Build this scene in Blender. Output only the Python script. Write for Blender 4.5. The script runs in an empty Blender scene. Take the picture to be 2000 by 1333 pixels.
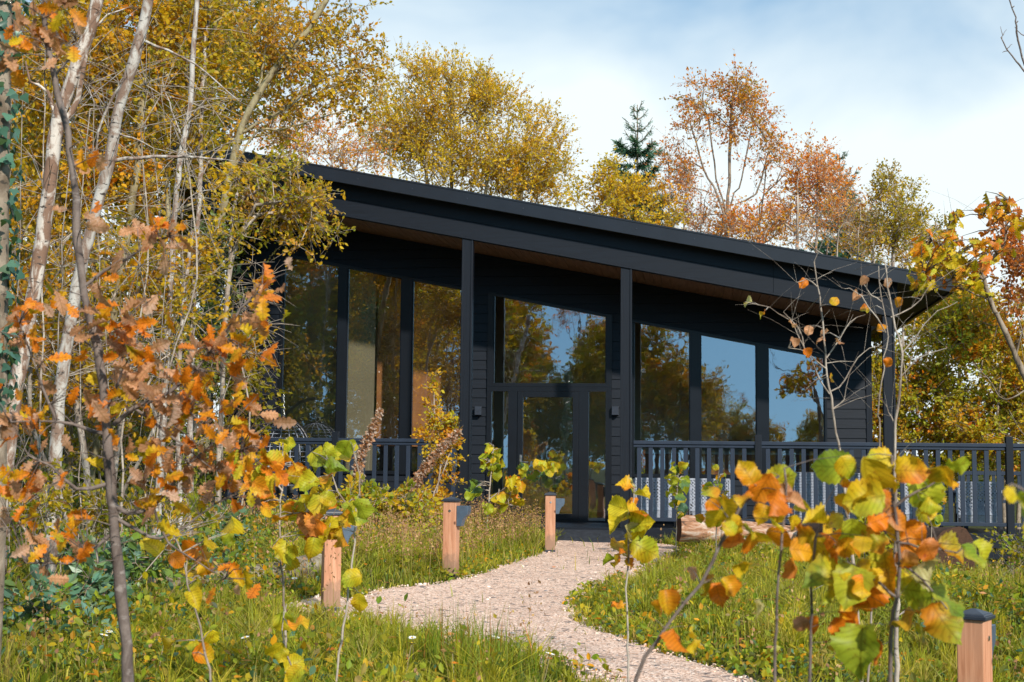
import bpy, math, random
import numpy as np
from mathutils import Vector, Matrix, Euler

SC = bpy.context.scene
COL = SC.collection
R = math.radians

# ------------------------------------------------------------------ camera
FPX = 2700.0
EYE = Vector((0.0, 0.0, 1.18))
PITCH, YAW, ROLL = math.atan(239 / FPX), R(7.5), R(0.6)
cam_d = bpy.data.cameras.new("camera")
cam = bpy.data.objects.new("camera", cam_d)
COL.objects.link(cam)
cam_d.sensor_width = 36.0
cam_d.lens = 36.0 * FPX / 2000.0
cam_d.clip_start = 0.05
cam_d.clip_end = 2000.0
cam_d.dof.use_dof = True
cam_d.dof.focus_distance = 15.0
cam_d.dof.aperture_fstop = 8.0
ROT = (Matrix.Rotation(YAW, 3, 'Z') @ Matrix.Rotation(R(90) + PITCH, 3, 'X') @ Matrix.Rotation(ROLL, 3, 'Z'))
cam.matrix_world = Matrix.Translation(EYE) @ ROT.to_4x4()
SC.camera = cam
C_RIGHT, C_UP, C_FWD = ROT @ Vector((1, 0, 0)), ROT @ Vector((0, 1, 0)), ROT @ Vector((0, 0, -1))

# ------------------------------------------------------------------ world, sun, exposure
SUN_AZ, SUN_EL = R(33), R(31)          # azimuth measured from behind the camera towards the right
world = bpy.data.worlds.new("World")
SC.world = world
world.use_nodes = True
wn, wl = world.node_tree.nodes, world.node_tree.links
wn.clear()
w_out = wn.new("ShaderNodeOutputWorld")
w_bg = wn.new("ShaderNodeBackground")
w_bg.inputs["Strength"].default_value = 0.085
sky = wn.new("ShaderNodeTexSky")
sky.sky_type = 'NISHITA'
sky.sun_disc = False
sky.sun_elevation = SUN_EL
sky.sun_rotation = math.pi - SUN_AZ
sky.air_density = 1.0
sky.dust_density = 0.3
sky.ozone_density = 2.0
w_tc = wn.new("ShaderNodeTexCoord")
w_sep = wn.new("ShaderNodeSeparateXYZ")
wl.new(w_tc.outputs["Generated"], w_sep.inputs[0])
w_lift = wn.new("ShaderNodeVectorMath"); w_lift.operation = 'ADD'
w_lift.inputs[1].default_value = (0, 0, 0.28)
wl.new(w_tc.outputs["Generated"], w_lift.inputs[0])
wl.new(w_lift.outputs[0], sky.inputs[0])


def wmath(op, a, b=None, clamp=False):
    n = wn.new("ShaderNodeMath"); n.operation = op; n.use_clamp = clamp
    for i, v in enumerate((a, b)):
        if v is None: continue
        if isinstance(v, (int, float)): n.inputs[i].default_value = v
        else: wl.new(v, n.inputs[i])
    return n.outputs[0]


w_map = wn.new("ShaderNodeMapping")
w_map.inputs["Scale"].default_value = (2.2, 2.2, 3.6)
w_map.inputs["Location"].default_value = (0.35, 0.1, 0.0)
wl.new(w_tc.outputs["Generated"], w_map.inputs[0])
w_noise = wn.new("ShaderNodeTexNoise")
w_noise.inputs["Scale"].default_value = 1.6
w_noise.inputs["Detail"].default_value = 5.0
w_noise.inputs["Roughness"].default_value = 0.5
w_noise.inputs["Distortion"].default_value = 0.4
wl.new(w_map.outputs[0], w_noise.inputs["Vector"])
# clouds lie low ahead, the sky behind the photographer is clear
low = wmath('MULTIPLY', wmath('SUBTRACT', 0.385, w_sep.outputs["Z"]), 6.0)
ahead = wmath('MULTIPLY', w_sep.outputs["Y"], 3.0, True)
nz = wmath('MULTIPLY', wmath('SUBTRACT', w_noise.outputs[0], 0.5), 2.0)
over = wmath('MULTIPLY', wmath('SUBTRACT', w_sep.outputs["Z"], 0.5), 4.0, True)      # unseen bright cloud overhead, added to lift the ambient light
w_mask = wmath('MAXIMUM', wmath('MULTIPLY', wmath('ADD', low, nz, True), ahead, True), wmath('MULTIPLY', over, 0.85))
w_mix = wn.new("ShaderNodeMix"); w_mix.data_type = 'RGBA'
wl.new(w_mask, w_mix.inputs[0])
w_gain = wn.new("ShaderNodeMix"); w_gain.data_type = 'RGBA'; w_gain.blend_type = 'MULTIPLY'
w_gain.inputs[0].default_value = 1.0
w_gain.inputs[7].default_value = (1.2, 2.15, 2.15, 1)
wl.new(sky.outputs[0], w_gain.inputs[6])
w_haze = wn.new("ShaderNodeMix"); w_haze.data_type = 'RGBA'      # pale air low over the horizon
wl.new(wmath('MULTIPLY', wmath('SUBTRACT', 1.0, wmath('MULTIPLY', w_sep.outputs["Z"], 3.0), True), 0.42), w_haze.inputs[0])
wl.new(w_gain.outputs[2], w_haze.inputs[6]); w_haze.inputs[7].default_value = (5.2, 6.0, 6.6, 1)
wl.new(w_haze.outputs[2], w_mix.inputs[6])
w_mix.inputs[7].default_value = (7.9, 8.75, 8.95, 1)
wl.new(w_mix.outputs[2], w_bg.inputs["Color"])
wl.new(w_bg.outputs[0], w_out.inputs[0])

sun_d = bpy.data.lights.new("sun", 'SUN')
sun_d.energy = 4.1
sun_d.angle = R(2.0)
sun_d.color = (1.0, 0.93, 0.82)
sun = bpy.data.objects.new("sun", sun_d)
COL.objects.link(sun)
SUNDIR = Vector((math.sin(SUN_AZ) * math.cos(SUN_EL), -math.cos(SUN_AZ) * math.cos(SUN_EL), math.sin(SUN_EL)))
sun.rotation_euler = SUNDIR.to_track_quat('Z', 'Y').to_euler()
sun.location = SUNDIR * 60
SC.view_settings.view_transform = 'Standard'
SC.view_settings.look = 'None'
SC.view_settings.exposure = 0.5
SC.view_settings.gamma = 1.0
SC.view_settings.use_curve_mapping = False
SC.cycles.max_bounces = 8
SC.cycles.transparent_max_bounces = 12
SC.cycles.sample_clamp_indirect = 6.0


# ------------------------------------------------------------------ places in the photo -> places in the world
def ray(px, py):
    return ROT @ Vector(((px - 1000) / FPX, (666.5 - py) / FPX, -1.0))


def atY(px, py, Y):
    d = ray(px, py)
    return EYE + d * ((Y - EYE.y) / d.y)


def atD(px, py, D):
    return EYE + ray(px, py) * D


def sstep(a, b, v):
    t = np.clip((np.asarray(v, float) - a) / (b - a), 0, 1)
    return t * t * (3 - 2 * t)


def gz(x, y):
    x = np.asarray(x, float); y = np.asarray(y, float)
    z = -0.42 * sstep(1.2, 4.6, x) * sstep(12, 19, y)
    z = z - 0.36 * sstep(0.55, 1.7, x) * sstep(13, 8, y)
    z = z - 0.06 * sstep(6, 3, y)
    z = z + 0.16 * sstep(-1.2, -4.5, x) * sstep(9, 14, y)
    z = z + 0.05 * np.sin(x * 0.9 + 1.3) * np.cos(y * 0.7) * sstep(1.0, 3.0, np.abs(x + 1.2))
    z = z + 2.2 * sstep(30, 75, y)
    return z


def atG(px, py):
    d = ray(px, py)
    t = 10.0
    for _ in range(40):
        p = EYE + d * t
        g = float(gz(p.x, p.y))
        t = (g - EYE.z) / d.z if d.z < -1e-4 else t
        t = min(max(t, 1.0), 60.0)
    return EYE + d * t


# ------------------------------------------------------------------ object helpers
def link(o, parent=None):
    COL.objects.link(o)
    if parent is not None:
        o.parent = parent
    return o


def tag(o, label=None, cat=None, group=None, kind=None):
    if label: o["label"] = label
    if cat: o["category"] = cat
    if group: o["group"] = group
    if kind: o["kind"] = kind
    return o


def empty(name, loc=(0, 0, 0), rz=0.0):
    o = bpy.data.objects.new(name, None)
    o.empty_display_size = 0.1
    o.location = loc
    o.rotation_euler = (0, 0, rz)
    COL.objects.link(o)
    return o


class MB:
    """collects quads / n-gons into one mesh"""
    def __init__(s):
        s.v, s.f, s.sm = [], [], []

    def add(s, vs, fs, smooth=False):
        b = len(s.v)
        s.v += [tuple(v) for v in vs]
        s.f += [tuple(b + i for i in f) for f in fs]
        s.sm += [smooth] * len(fs)
        return s

    def box(s, x0, x1, y0, y1, z0, z1, rot=None, c=None):
        vs = [Vector((x, y, z)) for z in (z0, z1) for y in (y0, y1) for x in (x0, x1)]
        if rot is not None:
            c = Vector(c)
            vs = [c + rot @ (v - c) for v in vs]
        return s.add(vs, [(0, 2, 3, 1), (4, 5, 7, 6), (0, 1, 5, 4), (2, 6, 7, 3), (0, 4, 6, 2), (1, 3, 7, 5)])

    def bar(s, a, b, w, h, up=Vector((0, 0, 1))):
        a, b = Vector(a), Vector(b)
        d = (b - a).normalized()
        x = d.cross(up)
        x = x.normalized() if x.length > 1e-5 else Vector((1, 0, 0))
        y = x.cross(d).normalized()
        vs = []
        for p in (a, b):
            for sx, sy in ((-1, -1), (1, -1), (1, 1), (-1, 1)):
                vs.append(p + x * (sx * w / 2) + y * (sy * h / 2))
        return s.add(vs, [(3, 2, 1, 0), (4, 5, 6, 7), (0, 1, 5, 4), (1, 2, 6, 5), (2, 3, 7, 6), (3, 0, 4, 7)])

    def tube(s, pts, rad, n=8, cap=True):
        V, F = tube_arr([Vector(p) for p in pts], rad if isinstance(rad, (list, tuple)) else [rad] * len(pts), n)
        s.add(V, F, True)
        if cap:
            k = len(pts)
            s.add([V[i] for i in range(n)], [tuple(range(n - 1, -1, -1))])
            s.add([V[(k - 1) * n + i] for i in range(n)], [tuple(range(n))])
        return s

    def prism(s, poly, axis, a, b):
        """extrude polygon (2D, CCW) between a and b along axis 'x','y','z'"""
        n = len(poly)
        def P(p, t):
            return {'x': (t, p[0], p[1]), 'y': (p[0], t, p[1]), 'z': (p[0], p[1], t)}[axis]
        vs = [P(p, a) for p in poly] + [P(p, b) for p in poly]
        fs = [tuple(range(n))[::-1], tuple(range(n, 2 * n))] + [(i, (i + 1) % n, n + (i + 1) % n, n + i) for i in range(n)]
        return s.add(vs, fs)

    def build(s, name, mat, parent=None, bevel=0.0, flip=True):
        me = bpy.data.meshes.new(name)
        me.from_pydata(s.v, [], s.f)
        me.polygons.foreach_set("use_smooth", s.sm)
        import bmesh
        bm = bmesh.new(); bm.from_mesh(me)
        bmesh.ops.recalc_face_normals(bm, faces=bm.faces)
        bm.to_mesh(me); bm.free()
        me.materials.append(mat)
        o = bpy.data.objects.new(name, me)
        link(o, parent)
        if bevel:
            m = o.modifiers.new("edge", 'BEVEL')
            m.width = bevel; m.segments = 2; m.limit_method = 'ANGLE'
        return o


def tube_arr(pts, rad, n):
    V, F = [], []
    k = len(pts)
    prev = None
    for i, p in enumerate(pts):
        d = (pts[min(i + 1, k - 1)] - pts[max(i - 1, 0)])
        d = d.normalized() if d.length > 1e-9 else Vector((0, 0, 1))
        if prev is None:
            a = d.cross(Vector((0.31, 0.95, 0.1)))
            if a.length < 1e-3: a = d.cross(Vector((1, 0, 0)))
        else:
            a = prev - d * prev.dot(d)
        a.normalize(); prev = a
        b = d.cross(a)
        for j in range(n):
            t = 2 * math.pi * j / n
            V.append(p + (a * math.cos(t) + b * math.sin(t)) * rad[i])
    for i in range(k - 1):
        for j in range(n):
            F.append((i * n + j, i * n + (j + 1) % n, (i + 1) * n + (j + 1) % n, (i + 1) * n + j))
    return V, F


def np_mesh(name, V, Q, mat, parent=None, col=None, uv=None, smooth=True):
    """V (n,3), Q (m,4) quads, col (n,3), uv (n,2)"""
    me = bpy.data.meshes.new(name)
    V = np.ascontiguousarray(V, dtype=np.float32); Q = np.ascontiguousarray(Q, dtype=np.int32)
    me.vertices.add(len(V)); me.vertices.foreach_set("co", V.ravel())
    me.loops.add(Q.size); me.loops.foreach_set("vertex_index", Q.ravel())
    me.polygons.add(len(Q))
    me.polygons.foreach_set("loop_start", np.arange(0, Q.size, 4, dtype=np.int32))
    me.polygons.foreach_set("loop_total", np.full(len(Q), 4, dtype=np.int32))
    me.polygons.foreach_set("use_smooth", np.full(len(Q), smooth, dtype=bool))
    if col is not None:
        at = me.color_attributes.new("Col", 'FLOAT_COLOR', 'POINT')
        c = np.ones((len(V), 4), dtype=np.float32); c[:, :3] = col
        at.data.foreach_set("color", c.ravel())
    if uv is not None:
        ul = me.uv_layers.new(name="leaf")
        ul.data.foreach_set("uv", np.ascontiguousarray(uv[Q.ravel()], dtype=np.float32).ravel())
    me.update(calc_edges=True)
    me.materials.append(mat)
    o = bpy.data.objects.new(name, me)
    return link(o, parent)


# ------------------------------------------------------------------ materials
class M:
    def __init__(s, name):
        s.m = bpy.data.materials.new(name)
        s.m.use_nodes = True
        s.n, s.l = s.m.node_tree.nodes, s.m.node_tree.links
        s.p = s.n["Principled BSDF"]

    def new(s, t, **kw):
        n = s.n.new(t)
        for k, v in kw.items():
            if k in n.inputs: 
                n.inputs[k].default_value = v
            else: setattr(n, k, v)
        return n

    def coord(s, scale=(1, 1, 1), kind="Object"):
        tc = s.new("ShaderNodeTexCoord")
        mp = s.new("ShaderNodeMapping")
        mp.inputs["Scale"].default_value = scale
        s.l.new(tc.outputs[kind], mp.inputs[0])
        return mp.outputs[0]

    def noise(s, vec, scale, detail=4, rough=0.55, dist=0.0):
        n = s.new("ShaderNodeTexNoise", Scale=scale, Detail=detail, Roughness=rough, Distortion=dist)
        s.l.new(vec, n.inputs["Vector"])
        return n.outputs[0]

    def ramp(s, fac, stops, interp='LINEAR'):
        r = s.new("ShaderNodeValToRGB")
        r.color_ramp.interpolation = interp
        e = r.color_ramp.elements
        while len(e) < len(stops): e.new(0.5)
        for el, (p, c) in zip(e, stops):
            el.position = p
            el.color = (*c, 1) if len(c) == 3 else c
        s.l.new(fac, r.inputs[0])
        return r.outputs[0]

    def mix(s, fac, a, b, mode='MIX'):
        n = s.new("ShaderNodeMix", data_type='RGBA', blend_type=mode)
        for i, v in ((0, fac), (6, a), (7, b)):
            if isinstance(v, (int, float)): n.inputs[i].default_value = v
            elif isinstance(v, tuple): n.inputs[i].default_value = (*v, 1)
            else: s.l.new(v, n.inputs[i])
        return n.outputs[2]

    def bump(s, h, strength=0.3, dist=0.01):
        b = s.new("ShaderNodeBump", Strength=strength, Distance=dist)
        s.l.new(h, b.inputs["Height"])
        s.l.new(b.outputs[0], s.p.inputs["Normal"])

    def set(s, col=None, rough=0.6, spec=0.4, metal=0.0):
        if col is not None:
            if isinstance(col, tuple): s.p.inputs["Base Color"].default_value = (*col, 1)
            else: s.l.new(col, s.p.inputs["Base Color"])
        if isinstance(rough, (int, float)): s.p.inputs["Roughness"].default_value = rough
        else: s.l.new(rough, s.p.inputs["Roughness"])
        s.p.inputs["Specular IOR Level"].default_value = spec
        s.p.inputs["Metallic"].default_value = metal
        return s.m


def m_black_timber(name, axis, c0=(0.004, 0.0055, 0.009), c1=(0.0092, 0.0136, 0.0225)):
    m = M(name)
    sc = {'x': (1.2, 30, 30), 'z': (30, 30, 1.2)}[axis]
    n = m.noise(m.coord(sc), 2.0, 6, 0.65, 0.4)
    n2 = m.noise(m.coord((1, 1, 1)), 1.3, 3)
    c = m.mix(n2, m.ramp(n, [(0.3, c0), (0.7, c1)]), (0.007, 0.0098, 0.0155))
    m.bump(n, 0.25, 0.004)
    return m.set(c, 0.5, 0.22)


def m_plain(name, col, rough=0.5, spec=0.4, metal=0.0, var=0.25, scale=12):
    m = M(name)
    n = m.noise(m.coord(), scale, 4)
    c = m.ramp(n, [(0.3, tuple(v * (1 - var) for v in col)), (0.7, tuple(min(1, v * (1 + var)) for v in col))])
    m.bump(n, 0.08, 0.003)
    return m.set(c, rough, spec, metal)


def m_glass():
    m = M("window_glass")
    m.n.remove(m.p)
    out = m.n["Material Output"]
    tr = m.new("ShaderNodeBsdfTransparent"); tr.inputs[0].default_value = (0.84, 0.85, 0.80, 1)
    gl = m.new("ShaderNodeBsdfGlossy"); gl.inputs["Roughness"].default_value = 0.012
    gl.inputs["Color"].default_value = (0.92, 0.94, 1.0, 1)
    lw = m.new("ShaderNodeFresnel"); lw.inputs[0].default_value = 1.55
    add = m.new("ShaderNodeMath", operation='ADD', use_clamp=True); add.inputs[1].default_value = 0.27
    m.l.new(lw.outputs[0], add.inputs[0])
    n = m.noise(m.coord((1.0, 1.0, 0.6)), 2.2, 3, 0.55)
    b = m.new("ShaderNodeBump", Strength=0.045, Distance=0.02)
    m.l.new(n, b.inputs["Height"]); m.l.new(b.outputs[0], gl.inputs["Normal"])
    mx = m.new("ShaderNodeMixShader")
    m.l.new(add.outputs[0], mx.inputs[0]); m.l.new(tr.outputs[0], mx.inputs[1]); m.l.new(gl.outputs[0], mx.inputs[2])
    m.l.new(mx.outputs[0], out.inputs[0])
    return m.m


def m_leaf(name, trans=0.4, rough=0.5, veins=False):
    m = M(name)
    at = m.new("ShaderNodeAttribute", attribute_name="Col")
    c = at.outputs["Color"]
    if veins:
        uvn = m.new("ShaderNodeUVMap", uv_map="leaf")
        sp = m.new("ShaderNodeSeparateXYZ"); m.l.new(uvn.outputs[0], sp.inputs[0])
        def mt(op, a, b=None):
            n = m.new("ShaderNodeMath", operation=op)
            for i, v in enumerate((a, b)):
                if v is None: continue
                if isinstance(v, (int, float)): n.inputs[i].default_value = v
                else: m.l.new(v, n.inputs[i])
            return n.outputs[0]
        au = mt('ABSOLUTE', sp.outputs[0])
        st = mt('SINE', mt('MULTIPLY', mt('SUBTRACT', sp.outputs[1], mt('MULTIPLY', au, 0.62)), 44.0))
        st = mt('GREATER_THAN', st, 0.55)
        mid = mt('LESS_THAN', au, 0.025)
        vein = mt('MAXIMUM', mt('MULTIPLY', st, 0.7), mid)
        c = m.mix(mt('MULTIPLY', vein, 0.75), c, m.mix(1.0, c, (0.62, 0.60, 0.45), 'MULTIPLY'))
        nz = m.noise(m.coord((1, 1, 1)), 55.0, 4, 0.7)
        c = m.mix(m.ramp(nz, [(0.55, (0, 0, 0)), (0.68, (0.85, 0.85, 0.85))]), c, m.mix(1.0, c, (0.55, 0.32, 0.22), 'MULTIPLY'))
        m.bump(vein, 0.4, 0.002)
    m.set(c, rough, 0.3)
    tl = m.new("ShaderNodeBsdfTranslucent")
    m.l.new(m.mix(1.0, c, (1.25, 1.15, 0.7), 'MULTIPLY'), tl.inputs[0])
    mx = m.new("ShaderNodeMixShader"); mx.inputs[0].default_value = trans
    m.l.new(m.p.outputs[0], mx.inputs[1]); m.l.new(tl.outputs[0], mx.inputs[2])
    m.l.new(mx.outputs[0], m.n["Material Output"].inputs[0])
    return m.m


def m_bark(name, light, dark, spots, scale=(6, 6, 2.0), lo=0.42, hi=0.62):
    m = M(name)
    v = m.coord(scale, "Object")
    a = m.noise(v, 1.6, 6, 0.65, 0.6)
    b = m.noise(m.coord((14, 14, 38)), 1.0, 3, 0.6)
    c = m.ramp(a, [(lo, light), (hi, dark)])
    c = m.mix(m.ramp(b, [(0.60, (0, 0, 0)), (0.68, (1, 1, 1))]), c, spots)
    m.bump(m.noise(m.coord((25, 25, 25)), 2.0, 5, 0.7), 0.5, 0.006)
    return m.set(c, 0.75, 0.25)


def m_cedar():
    m = M("cedar_post_wood")
    v = m.coord((26, 26, 1.6))
    g = m.noise(v, 1.5, 5, 0.6, 0.8)
    c = m.ramp(g, [(0.3, (0.40, 0.165, 0.085)), (0.55, (0.56, 0.26, 0.145)), (0.75, (0.62, 0.33, 0.20))])
    big = m.noise(m.coord((3, 3, 1.2)), 2.0, 2)
    c = m.mix(m.ramp(big, [(0.4, (0, 0, 0)), (0.7, (0.55, 0.55, 0.55))]), c, (0.50, 0.30, 0.20))
    vo = m.new("ShaderNodeTexVoronoi", Scale=4.2)
    m.l.new(m.coord((1.3, 1.3, 1.0)), vo.inputs["Vector"])
    c = m.mix(m.ramp(vo.outputs["Distance"], [(0.06, (1, 1, 1)), (0.11, (0, 0, 0))]), c, (0.14, 0.055, 0.03))
    oi = m.new("ShaderNodeObjectInfo")
    c = m.mix(oi.outputs["Random"], c, m.mix(1.0, c, (0.80, 0.86, 0.92), 'MULTIPLY'))
    tc = m.new("ShaderNodeTexCoord"); sp = m.new("ShaderNodeSeparateXYZ"); m.l.new(tc.outputs["Object"], sp.inputs[0])
    ad = m.new("ShaderNodeMath", operation='ADD'); m.l.new(sp.outputs[2], ad.inputs[0])
    sc_ = m.new("ShaderNodeMath", operation='MULTIPLY'); sc_.inputs[1].default_value = -0.35
    m.l.new(m.noise(m.coord((18, 18, 9)), 1.0, 5, 0.7), sc_.inputs[0]); m.l.new(sc_.outputs[0], ad.inputs[1])
    c = m.mix(m.ramp(ad.outputs[0], [(0.0, (0.6, 0.6, 0.6)), (0.08, (0, 0, 0))]), c, (0.16, 0.11, 0.075))   # mud splashes above the shoe
    m.bump(g, 0.25, 0.004)
    return m.set(c, 0.65, 0.25)


def m_gravel():
    m = M("gravel_path")
    v = m.coord()
    vo = m.new("ShaderNodeTexVoronoi", Scale=80.0); m.l.new(v, vo.inputs["Vector"])
    rnd = m.new("ShaderNodeSeparateXYZ"); m.l.new(vo.outputs["Color"], rnd.inputs[0])
    c = m.ramp(rnd.outputs[0], [(0.0, (0.05, 0.047, 0.048)), (0.07, (0.12, 0.10, 0.095)), (0.10, (0.40, 0.245, 0.175)), (0.4, (0.59, 0.39, 0.295)), (0.75, (0.69, 0.495, 0.395)), (1.0, (0.79, 0.655, 0.57))])
    vo2 = m.new("ShaderNodeTexVoronoi", Scale=21.0); m.l.new(v, vo2.inputs["Vector"])
    r2 = m.new("ShaderNodeSeparateXYZ"); m.l.new(vo2.outputs["Color"], r2.inputs[0])
    c = m.mix(m.ramp(r2.outputs[1], [(0.945, (0, 0, 0)), (0.955, (0.75, 0.75, 0.75))]), c, (0.09, 0.085, 0.09))
    big = m.noise(v, 1.1, 5, 0.6)
    c = m.mix(m.ramp(big, [(0.45, (0, 0, 0)), (0.75, (0.5, 0.5, 0.5))]), c, m.mix(1.0, c, (0.66, 0.62, 0.62), 'MULTIPLY'))
    m.bump(vo.outputs["Distance"], 0.6, 0.008)
    return m.set(c, 0.85, 0.2)


def m_soil():
    m = M("meadow_soil")
    v = m.coord()
    a = m.noise(v, 3.0, 8, 0.7)
    c = m.ramp(a, [(0.3, (0.02, 0.016, 0.009)), (0.5, (0.045, 0.05, 0.012)), (0.7, (0.075, 0.09, 0.016))])
    m.bump(m.noise(v, 18, 6, 0.7), 0.8, 0.05)
    return m.set(c, 0.95, 0.1)


def m_soffit():
    m = M("timber_soffit")
    g = m.noise(m.coord((18, 1.2, 18)), 1.5, 5, 0.6, 0.5)
    c = m.ramp(g, [(0.3, (0.17, 0.08, 0.042)), (0.7, (0.29, 0.155, 0.085))])
    m.bump(g, 0.2, 0.003)
    return m.set(c, 0.6, 0.3)


def m_log(name, a, b, c3):
    m = M(name)
    n = m.noise(m.coord((1.2, 6, 6)), 2.2, 6, 0.7, 0.6)
    c = m.ramp(n, [(0.36, a), (0.52, b), (0.66, c3)])
    m.bump(m.noise(m.coord((4, 16, 16)), 2.0, 6, 0.7), 0.7, 0.02)
    return m.set(c, 0.85, 0.15)


MAT = dict(
    timber_x=m_black_timber("black_stained_boards", 'x'),
    timber_z=m_black_timber("black_stained_posts", 'z'),
    trim=m_plain("black_metal_trim", (0.009, 0.0125, 0.0195), 0.42, 0.3, 0.0, 0.12, 3),
    frame=m_plain("black_window_frame", (0.006, 0.008, 0.012), 0.35, 0.3, 0.0, 0.1, 3),
    overhang=m_plain("grey_soffit_board", (0.05, 0.052, 0.05), 0.7, 0.2, 0.0, 0.2, 3),
    rail=m_plain("slate_grey_railing_paint", (0.019, 0.028, 0.047), 0.45, 0.3, 0.0, 0.12, 5),
    glass=m_glass(), soffit=m_soffit(), cedar=m_cedar(), gravel=m_gravel(), soil=m_soil(),
    cap=m_plain("black_cap_paint", (0.022, 0.028, 0.042), 0.4, 0.5, 0.0, 0.15, 20),
    hood=m_plain("slate_metal_hood", (0.07, 0.10, 0.14), 0.4, 0.5, 0.2, 0.15, 20),
    steel=m_plain("brushed_steel", (0.55, 0.55, 0.55), 0.3, 0.5, 1.0, 0.1, 30),
    rubber=m_plain("black_rubber_ramp", (0.022, 0.025, 0.032), 0.6, 0.35, 0.0, 0.4, 14),
    inner_wall=m_plain("plaster_inside", (0.6, 0.52, 0.38), 0.8, 0.2, 0.0, 0.1, 2),
    inner_brown=m_plain("brown_panel_inside", (0.50, 0.21, 0.09), 0.6, 0.3, 0.0, 0.2, 3),
    inner_floor=m_plain("wood_floor_inside", (0.20, 0.12, 0.06), 0.5, 0.3, 0.0, 0.2, 4),
    white=m_plain("white_worktop", (0.7, 0.68, 0.62), 0.4, 0.4, 0.0, 0.05, 4),
    curtain=m_plain("grey_beige_blind", (0.30, 0.26, 0.19), 0.85, 0.15, 0.0, 0.08, 2),
    wicker=m_plain("grey_wicker", (0.34, 0.37, 0.44), 0.55, 0.35, 0.0, 0.35, 60),
    dark_metal=m_plain("black_tube_metal", (0.012, 0.013, 0.016), 0.4, 0.5, 0.0, 0.2, 20),
    table_glass=m_plain("dark_table_top", (0.03, 0.035, 0.04), 0.12, 0.5, 0.0, 0.1, 4),
    leaf=m_leaf("autumn_leaves", 0.48), leaf_big=m_leaf("broad_autumn_leaves", 0.42, 0.48, True),
    leaf_glossy=m_leaf("evergreen_leaves", 0.2, 0.32),
    grass=m_leaf("grass_blades", 0.35, 0.5),
    birch=m_bark("birch_bark", (0.46, 0.43, 0.39), (0.20, 0.13, 0.095), (0.05, 0.04, 0.035), (7, 7, 3.2), 0.42, 0.58),
    brown_birch=m_bark("brown_birch_bark", (0.56, 0.50, 0.44), (0.21, 0.125, 0.085), (0.05, 0.04, 0.035), (6, 6, 2.4), 0.42, 0.52),
    bark=m_bark("grey_brown_bark", (0.30, 0.24, 0.18), (0.13, 0.095, 0.065), (0.05, 0.04, 0.03)),
    olive_bark=m_bark("olive_bark", (0.34, 0.29, 0.17), (0.16, 0.12, 0.06), (0.07, 0.05, 0.03)),
    pale_twig=m_bark("pale_grey_twigs", (0.42, 0.36, 0.30), (0.20, 0.15, 0.115), (0.10, 0.08, 0.07)),
    oak_bark=m_bark("young_oak_bark", (0.19, 0.15, 0.13), (0.095, 0.07, 0.06), (0.24, 0.20, 0.18), (9, 9, 5)),
    birch_log=m_log("birch_log_bark", (0.52, 0.44, 0.37), (0.34, 0.17, 0.095), (0.045, 0.033, 0.028)),
    dark_log=m_log("dark_log_bark", (0.06, 0.038, 0.028), (0.035, 0.024, 0.02), (0.10, 0.06, 0.04)),
    old_log=m_log("weathered_log_bark", (0.30, 0.26, 0.20), (0.16, 0.13, 0.09), (0.07, 0.055, 0.04)),
    cut=m_log("cut_log_end", (0.05, 0.027, 0.018), (0.07, 0.036, 0.022), (0.03, 0.018, 0.012)),
    petal=m_plain("white_petals", (0.8, 0.8, 0.76), 0.6, 0.2, 0.0, 0.05, 30),
    seed=m_plain("dry_seed_brown", (0.36, 0.25, 0.17), 0.85, 0.1, 0.0, 0.4, 60),
)


def structure(o):
    o["kind"] = "structure"
    return o


# ================================================================== GROUND AND PATH
rng = np.random.default_rng(7)


def build_ground():
    xs = np.concatenate([np.linspace(-400, -40, 13)[:-1], np.linspace(-40, -12, 15)[:-1], np.linspace(-12, 12, 97), np.linspace(12, 40, 15)[1:], np.linspace(40, 400, 13)[1:]])
    ys = np.concatenate([np.linspace(-400, -40, 13)[:-1], np.linspace(-40, 0, 15)[:-1], np.linspace(0, 24, 121), np.linspace(24, 90, 30)[1:], np.linspace(90, 500, 12)[1:]])
    X, Y = np.meshgrid(xs, ys)
    near = (np.abs(X) < 12) & (Y > 0) & (Y < 24)
    Z = gz(X, Y) + near * 0.02 * np.sin(X * 7.1) * np.sin(Y * 6.3) - 0.012
    V = np.stack([X, Y, Z], -1).reshape(-1, 3)
    nx, ny = len(xs), len(ys)
    i = np.arange(ny - 1)[:, None] * nx + np.arange(nx - 1)[None, :]
    Q = np.stack([i, i + 1, i + nx + 1, i + nx], -1).reshape(-1, 4)
    return structure(np_mesh("ground", V, Q, MAT['soil']))


build_ground()

PATH_PX = [(1090, 1056), (1062, 1078), (1000, 1098), (930, 1122), (870, 1139), (790, 1147), (720, 1157), (690, 1172), (640, 1165), (590, 1172), (560, 1192), (640, 1215),
           (690, 1222), (760, 1236), (880, 1256), (1010, 1280), (1120, 1306), (1190, 1345), (1215, 1420),
           (1560, 1420), (1490, 1345), (1400, 1305), (1300, 1278), (1225, 1252), (1165, 1226), (1128, 1200), (1128, 1182), (1160, 1160), (1215, 1136), (1270, 1112), (1325, 1092), (1340, 1074), (1300, 1066), (1225, 1060)]
PATH = [(p.x, p.y) for p in (atG(*q) for q in PATH_PX)]


def smooth_closed(P, k=4):
    P = np.array(P); n = len(P); out = []
    for i in range(n):
        p0, p1, p2, p3 = P[i - 1], P[i], P[(i + 1) % n], P[(i + 2) % n]
        for t in np.linspace(0, 1, k, endpoint=False):
            out.append(0.5 * ((2 * p1) + (-p0 + p2) * t + (2 * p0 - 5 * p1 + 4 * p2 - p3) * t * t + (-p0 + 3 * p1 - 3 * p2 + p3) * t ** 3))
    return np.array(out)


PATHS = smooth_closed(PATH)


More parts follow.
